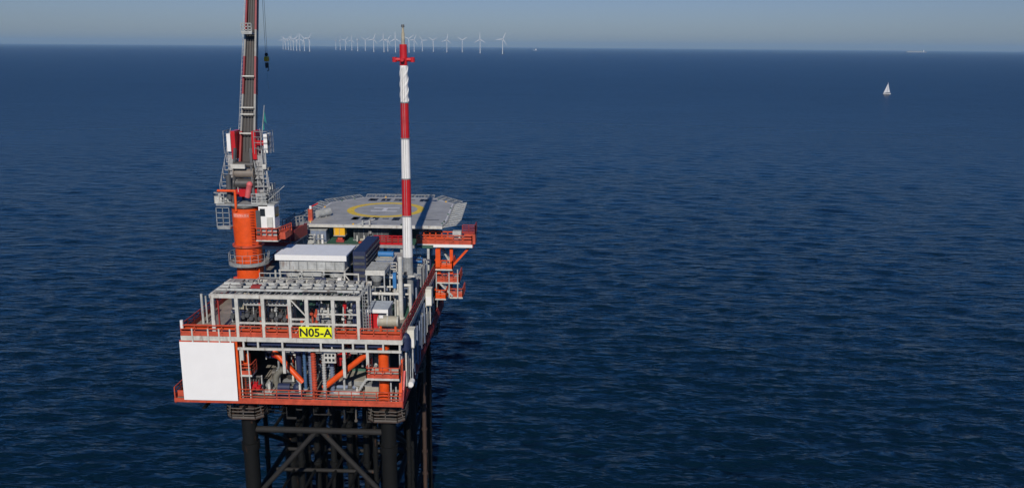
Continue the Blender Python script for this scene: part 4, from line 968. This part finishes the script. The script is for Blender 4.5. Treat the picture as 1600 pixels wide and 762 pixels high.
unit(20.9, 22.0, 8.2, 9.6, 30.104, 32.6, LGREY, 'grey_module', 'narrow pale cabinet between vent pipe and banded mast', 'cabinet', CREAM)
t = thing('blue_cabinet', 'slim blue cabinet just left of the white vent pipe', 'cabinet', (21.2, 7.2, 33)); MB().box(21.1, 21.45, 7.0, 7.5, 33.3, 34.9).build('casing', BLUE, t); MB().box(21.2, 21.35, 7.1, 7.3, 30.104, 33.3).build('post', LGREY, t)
unit(6.2, 7.6, 8.8, 11, 30.104, 33.0, NAVY, 'navy_module', 'navy module between the crane pedestal and the grey cooler', 'module', GREYP)
unit(9.0, 15.0, 19.8, 21.6, 30.104, 34.0, GV, 'green_module', 'long dark green module behind the white roofed cooler', 'module', GREYP)
unit(17.9, 19.8, 20.2, 22.5, 30.104, 33.2, GREYP, 'grey_module', 'grey module in front of the red railed deck below the helideck', 'module', LGREY)
t = thing('rail_gallery', 'pale railed gallery bridging behind the mesh topped cooler', 'gallery', (19.5, 12.5, 33.6))
MB().box(17.8, 20.6, 12.2, 13.4, 33.5, 33.6).build('grating', GRATE, t); MB().rail([(17.8, 12.2, 33.6), (20.6, 12.2, 33.6)], 1.1, .7, .05, .2, 2).build('railing', CREAM, t)
for x in (17.9, 20.5): MB().box(x-.08, x+.08, 12.3, 12.45, 30.104, 33.49).build('post', CREAM, t)
t = thing('pipe_cluster', 'jumble of grey pipes and valves rising around the coolers on the upper deck', 'pipes', (14, 10, 30.1))
for i in range(80):
    x = rng.uniform(5.8, 22.6); y = rng.uniform(6.9, 23.5)
    if 2.6 < x < 6.3 and 9 < y < 13: continue
    if abs(x-vx) < 1 and abs(y-vy) < 1: continue
    if 8 < x < 17.6 and 8.9 < y < 19: continue
    m_ = rng.choice([GREYP, LGREY, BGREY, STEEL, CREAM, CREAM, NAVY, GREYP]); r_ = rng.uniform(.06, .18); z1 = rng.uniform(31.8, 33.9)
    if rng.random() < .5: q = MB().tube((x, y, 30.104), (x, y, z1), r_, n=8)
    else:
        x1 = min(22.8, x+rng.uniform(.8, 2.2)); q = MB().pipe([(x, y, 30.104), (x, y, z1), (x1, y, z1), (x1, y, 30.104)], r_, 8)
    if rng.random() < .6: valve(q, x, y, rng.uniform(31, z1-.3), r_*1.5)
    q.build('pipe_run', m_, t)
t = thing('pipe_cluster', 'small pipes and fittings standing along the floor inside the cream front frame', 'pipes', (12, 3, 30.1))
for i in range(44):
    x = rng.uniform(4.9, 18.6); y = rng.uniform(.9, 5.0); m_ = rng.choice([GREYP, LGREY, STEEL, STEEL, CREAM, NAVY, DGREY, RORANGE]); r_ = rng.uniform(.04, .12)
    z1 = rng.uniform(31.2, 34.0); q = MB().tube((x, y, 30.104), (x, y, z1), r_, n=8)
    if rng.random() < .8: valve(q, x, y, rng.uniform(30.8, z1-.2), max(.12, r_*1.5))
    q.build('pipe_run', m_, t)

t = thing('cable_tray_set', 'thin cable trays and small pipes crossing between the coolers and the right railing', 'pipes', (18, 12, 33))
for i in range(60):
    x = rng.uniform(17.6, 22.4); y = rng.uniform(7, 23); z = rng.uniform(31.5, 34.2); m_ = rng.choice([GREYP, LGREY, STEEL, CREAM, DGREY, BGREY]); q = MB()
    if 18.2 < x < 20.4 and y < 10: continue
    if i % 3 == 0: q.bar((x, y, z), (min(22.7, x+rng.uniform(.6, 2)), y, z), .09)
    elif i % 3 == 1: q.bar((x, y, z), (x, y+rng.uniform(.8, 2.5), z), .08)
    else: q.bar((x, y, 30.104), (x, y, z), .07); q.box(x-.15, x+.15, y-.1, y+.1, z, z+.3)
    q.build('tray', m_, t)
# ================================================================ WIND FARM
def turbine(name, x, y, az, rot, label):
    t = thing(name, label, 'wind turbine', (0, 0, 0), 'offshore wind turbines standing along the horizon')
    MB().tube((0, 0, -5), (0, 0, 16), 3.6, n=12).build('transition_piece', YELLOW if 0 else TURB, t)
    MB().tube((0, 0, 16), (0, 0, 108), 3.3, 2.2, n=12).build('tower', TURB, t)
    na = MB().box(-2.6, 2.6, -6, 9, 107, 112.5).build('nacelle', TURB, t)
    MB().lathe(0, 0, [(0.1, -2), (2.4, 0), (2.4, 3)], 10)
    hub = MB().ball((0, -8, 109.8), 2.6).build('hub', TURB, t)
    for k in range(3):
        a = rot+k*2*math.pi/3; d = Vector((math.sin(a), 0, math.cos(a))); s_ = Vector((math.cos(a), 0, -math.sin(a)))
        c0 = Vector((0, -8, 109.8)); v = []; prof = ((1, 1.3), (8, 2.7), (14, 2.9), (35, 1.9), (55, .8))
        for L, h_ in prof:
            for sx, sy in ((-1, 0), (0, -.3), (1, 0), (0, .3)): v.append(c0+d*L+s_*(h_*sx)+Vector((0, sy*h_, 0)))
        f = [(j*4+i, j*4+(i+1) % 4, (j+1)*4+(i+1) % 4, (j+1)*4+i) for j in range(len(prof)-1) for i in range(4)]+[(3,2,1,0), (16,17,18,19)]
        MB().add(v, f).build('blade', TURB, t)
    t.location = (x, y, 0); t.rotation_euler = (0, 0, az); return t
WT = [
 (-295, 6393, 0.25, R(25), 'wind turbine at the far right end of the row with one blade up and right'),
 (-499, 6823, -0.2, R(0), 'second wind turbine from the right end of the row, one blade straight up'),
 (-743, 7823, 0.2, R(60), 'third wind turbine from the right end with blades in a Y shape'),
 (-863, 7623, 0.3, R(10), 'fourth wind turbine from the right end of the long row'),
 (-1065, 8223, -0.3, R(60), 'fifth wind turbine from the right end of the long row'),
 (-1260, 8823, 0.2, R(85), 'sixth wind turbine from the right end, faint and level bladed'),
 (-1207, 7923, 0.3, R(25), 'faint farther turbine of the pair just right of the mast tip'),
 (-1078, 6823, -0.1, R(55), 'bright nearer turbine of the pair just right of the mast tip'),
 (-1197, 6873, 0.1, R(0), 'bright wind turbine just left of the mast tip with an upright blade'),
 (-1494, 8123, 0.4, R(35), 'faint wind turbine, second to the left of the mast tip'),
 (-1369, 7273, -0.3, R(0), 'bright wind turbine with an upright blade, third left of the mast tip'),
 (-1509, 7523, 0.3, R(20), 'wind turbine with a tilted blade, fourth left of the mast tip'),
 (-1819, 8623, 0.5, R(60), 'pale wind turbine, fifth to the left of the mast tip'),
 (-1765, 8023, 1.3, R(0), 'thin bright wind turbine seen edge on, sixth left of the mast tip'),
 (-2027, 8923, -0.3, R(10), 'faint wind turbine just left of the thin edge on one'),
 (-2238, 9523, 0.3, R(40), 'very faint wind turbine, third from the left end of the long row'),
 (-2346, 9723, 1.2, R(0), 'small slim wind turbine, second from the left end of the long row'),
 (-2497, 10123, 1.3, R(20), 'small wind turbine at the left end of the long row'),
 (-1992, 7173, -0.4, R(40), 'rightmost and nearest turbine of the crowded cluster beside the crane boom'),
 (-2165, 7623, 0.3, R(80), 'second turbine from the right in the crowded cluster beside the crane boom'),
 (-2265, 7823, 0.2, R(0), 'third turbine from the right in the crowded cluster beside the crane boom'),
 (-2354, 8023, -0.3, R(30), 'fourth turbine from the right in the crowded cluster beside the crane boom'),
 (-2505, 8423, 0.5, R(60), 'fifth turbine from the right in the crowded cluster beside the crane boom'),
 (-2621, 8723, 0.4, R(10), 'sixth turbine from the right in the crowded cluster beside the crane boom'),
 (-2770, 9123, -0.4, R(45), 'seventh turbine from the right in the crowded cluster beside the crane boom'),
 (-2922, 9523, 0.3, R(70), 'eighth turbine from the right in the crowded cluster beside the crane boom'),
 (-3076, 9923, 0.4, R(20), 'leftmost and faintest turbine of the crowded cluster beside the crane boom')]
for a in WT: turbine('wind_turbine', *a)

# ================================================================ BOATS
t = thing('sailboat', 'small white sailing boat with two raised sails alone on the open sea', 'sailboat', (490, 1064, 0))
def hull(L, B, D, x, y):
    q = MB(); v = []; n = 9
    for i in range(n):
        s_ = i/(n-1); w_ = B/2*math.sin(math.pi*min(1, .18+s_*.82))**.6*(1 if s_ < .98 else .15); xx = x-L/2+L*s_; sh = .25*D*(s_-.4)**2*2
        for yy, zz in ((-w_, D+sh), (-w_*.75, .1), (0, -.4), (w_*.75, .1), (w_, D+sh)): v.append((xx, y+yy, zz))
    f = [(i*5+j, i*5+j+1, (i+1)*5+j+1, (i+1)*5+j) for i in range(n-1) for j in range(4)]+[(i*5+4, i*5, (i+1)*5, (i+1)*5+4) for i in range(n-1)]+[(0,4,3,2,1), tuple((n-1)*5+k for k in range(5))]
    return q.add(v, f)
bx, by = 490, 1064
hull(11.5, 3.6, 1.5, bx, by).build('hull', WOODM, t)
MB().box(bx-2.5, bx+2.2, by-1, by+1, 1.6, 2.3).build('deckhouse', mat('navy_canvas', (.02,.03,.06)), t)
MB().tube((bx, by, 1.5), (bx, by, 18.5), .12, .07).build('sail_mast', LGREY, t)
SAIL = mat('sailcloth', (.56, .57, .59), var=.03)
def sail(pts, bul):
    a, b, c_ = [Vector(p) for p in pts]; v = []; n = 6; f = []; idx = {}
    for i in range(n+1):
        for j in range(n+1-i):
            p = a+(b-a)*(i/n)+(c_-a)*(j/n); s_ = i/n*(1-i/n)+j/n*(1-j/n); p = p+Vector((0, bul*s_, 0)); idx[i, j] = len(v); v.append(p)
    for i in range(n):
        for j in range(n-i):
            f.append((idx[i, j], idx[i+1, j], idx[i, j+1]))
            if i+j < n-1: f.append((idx[i+1, j], idx[i+1, j+1], idx[i, j+1]))
    return MB().add(v, f, True)
sail([(bx+.25, by, 2.6), (bx+.2, by, 18), (bx+4.8, by+1.2, 2.9)], .8).build('mainsail', SAIL, t)
sail([(bx-5.2, by, 1.9), (bx-.2, by, 15.2), (bx-.6, by-.6, 2.4)], -.7).build('jib', SAIL, t)
MB().tube((bx, by, 2.5), (bx+5.0, by+1.25, 2.7), .12).build('boom_spar', LGREY, t)

t.scale = (.88, .88, .88)
t = thing('cargo_ship', 'long pale ship low on the horizon at the far right', 'ship', (7213, 16800, 0))
sx, sy = 7213, 16800
MB().prism([(sx-190, sy-18), (sx+170, sy-18), (sx+205, sy), (sx+170, sy+18), (sx-190, sy+18)], -2, 16).build('hull', GREYP, t)
for i in range(9): MB().box(sx-180+i*31, sx-152+i*31, sy-16, sy+16, 16.1, 26+3*(i % 3)).build('cargo_stack', GREYP, t)
MB().box(sx+120, sx+140, sy-16, sy+16, 16.1, 42).build('bridge', WHITE, t)
t = thing('work_vessel', 'tiny pale vessel on the horizon just right of the wind turbines', 'ship', (0, 12000, 0))
sx, sy = -120, 12000
MB().prism([(sx-30, sy-8), (sx+22, sy-8), (sx+32, sy), (sx+22, sy+8), (sx-30, sy+8)], -1, 8).build('hull', BGREY, t)
MB().box(sx+2, sx+16, sy-6, sy+6, 8.1, 24).build('bridge', WHITE, t); MB().tube((sx-18, sy, 8), (sx-18, sy, 36), 1.2).build('ship_mast', WHITE, t)

# ================================================================ HAZE
hz = MB().box(-43000, 43000, -43000, 43000, -8, 230)
me = bpy.data.meshes.new('haze'); me.from_pydata(hz.v, [], hz.f); ho = bpy.data.objects.new('haze', me); sc.collection.objects.link(ho); ho['kind'] = 'stuff'
hm = bpy.data.materials.new('haze_air'); hm.use_nodes = True; ht = hm.node_tree; ht.nodes.clear()
ho_ = ht.nodes.new('ShaderNodeOutputMaterial'); pv = ht.nodes.new('ShaderNodeVolumePrincipled')
pv.inputs['Color'].default_value = (0.50, 0.76, 1.0, 1); pv.inputs['Density'].default_value = 0.00004; pv.inputs['Anisotropy'].default_value = 0.0
ht.links.new(pv.outputs[0], ho_.inputs['Volume']); me.materials.append(hm)
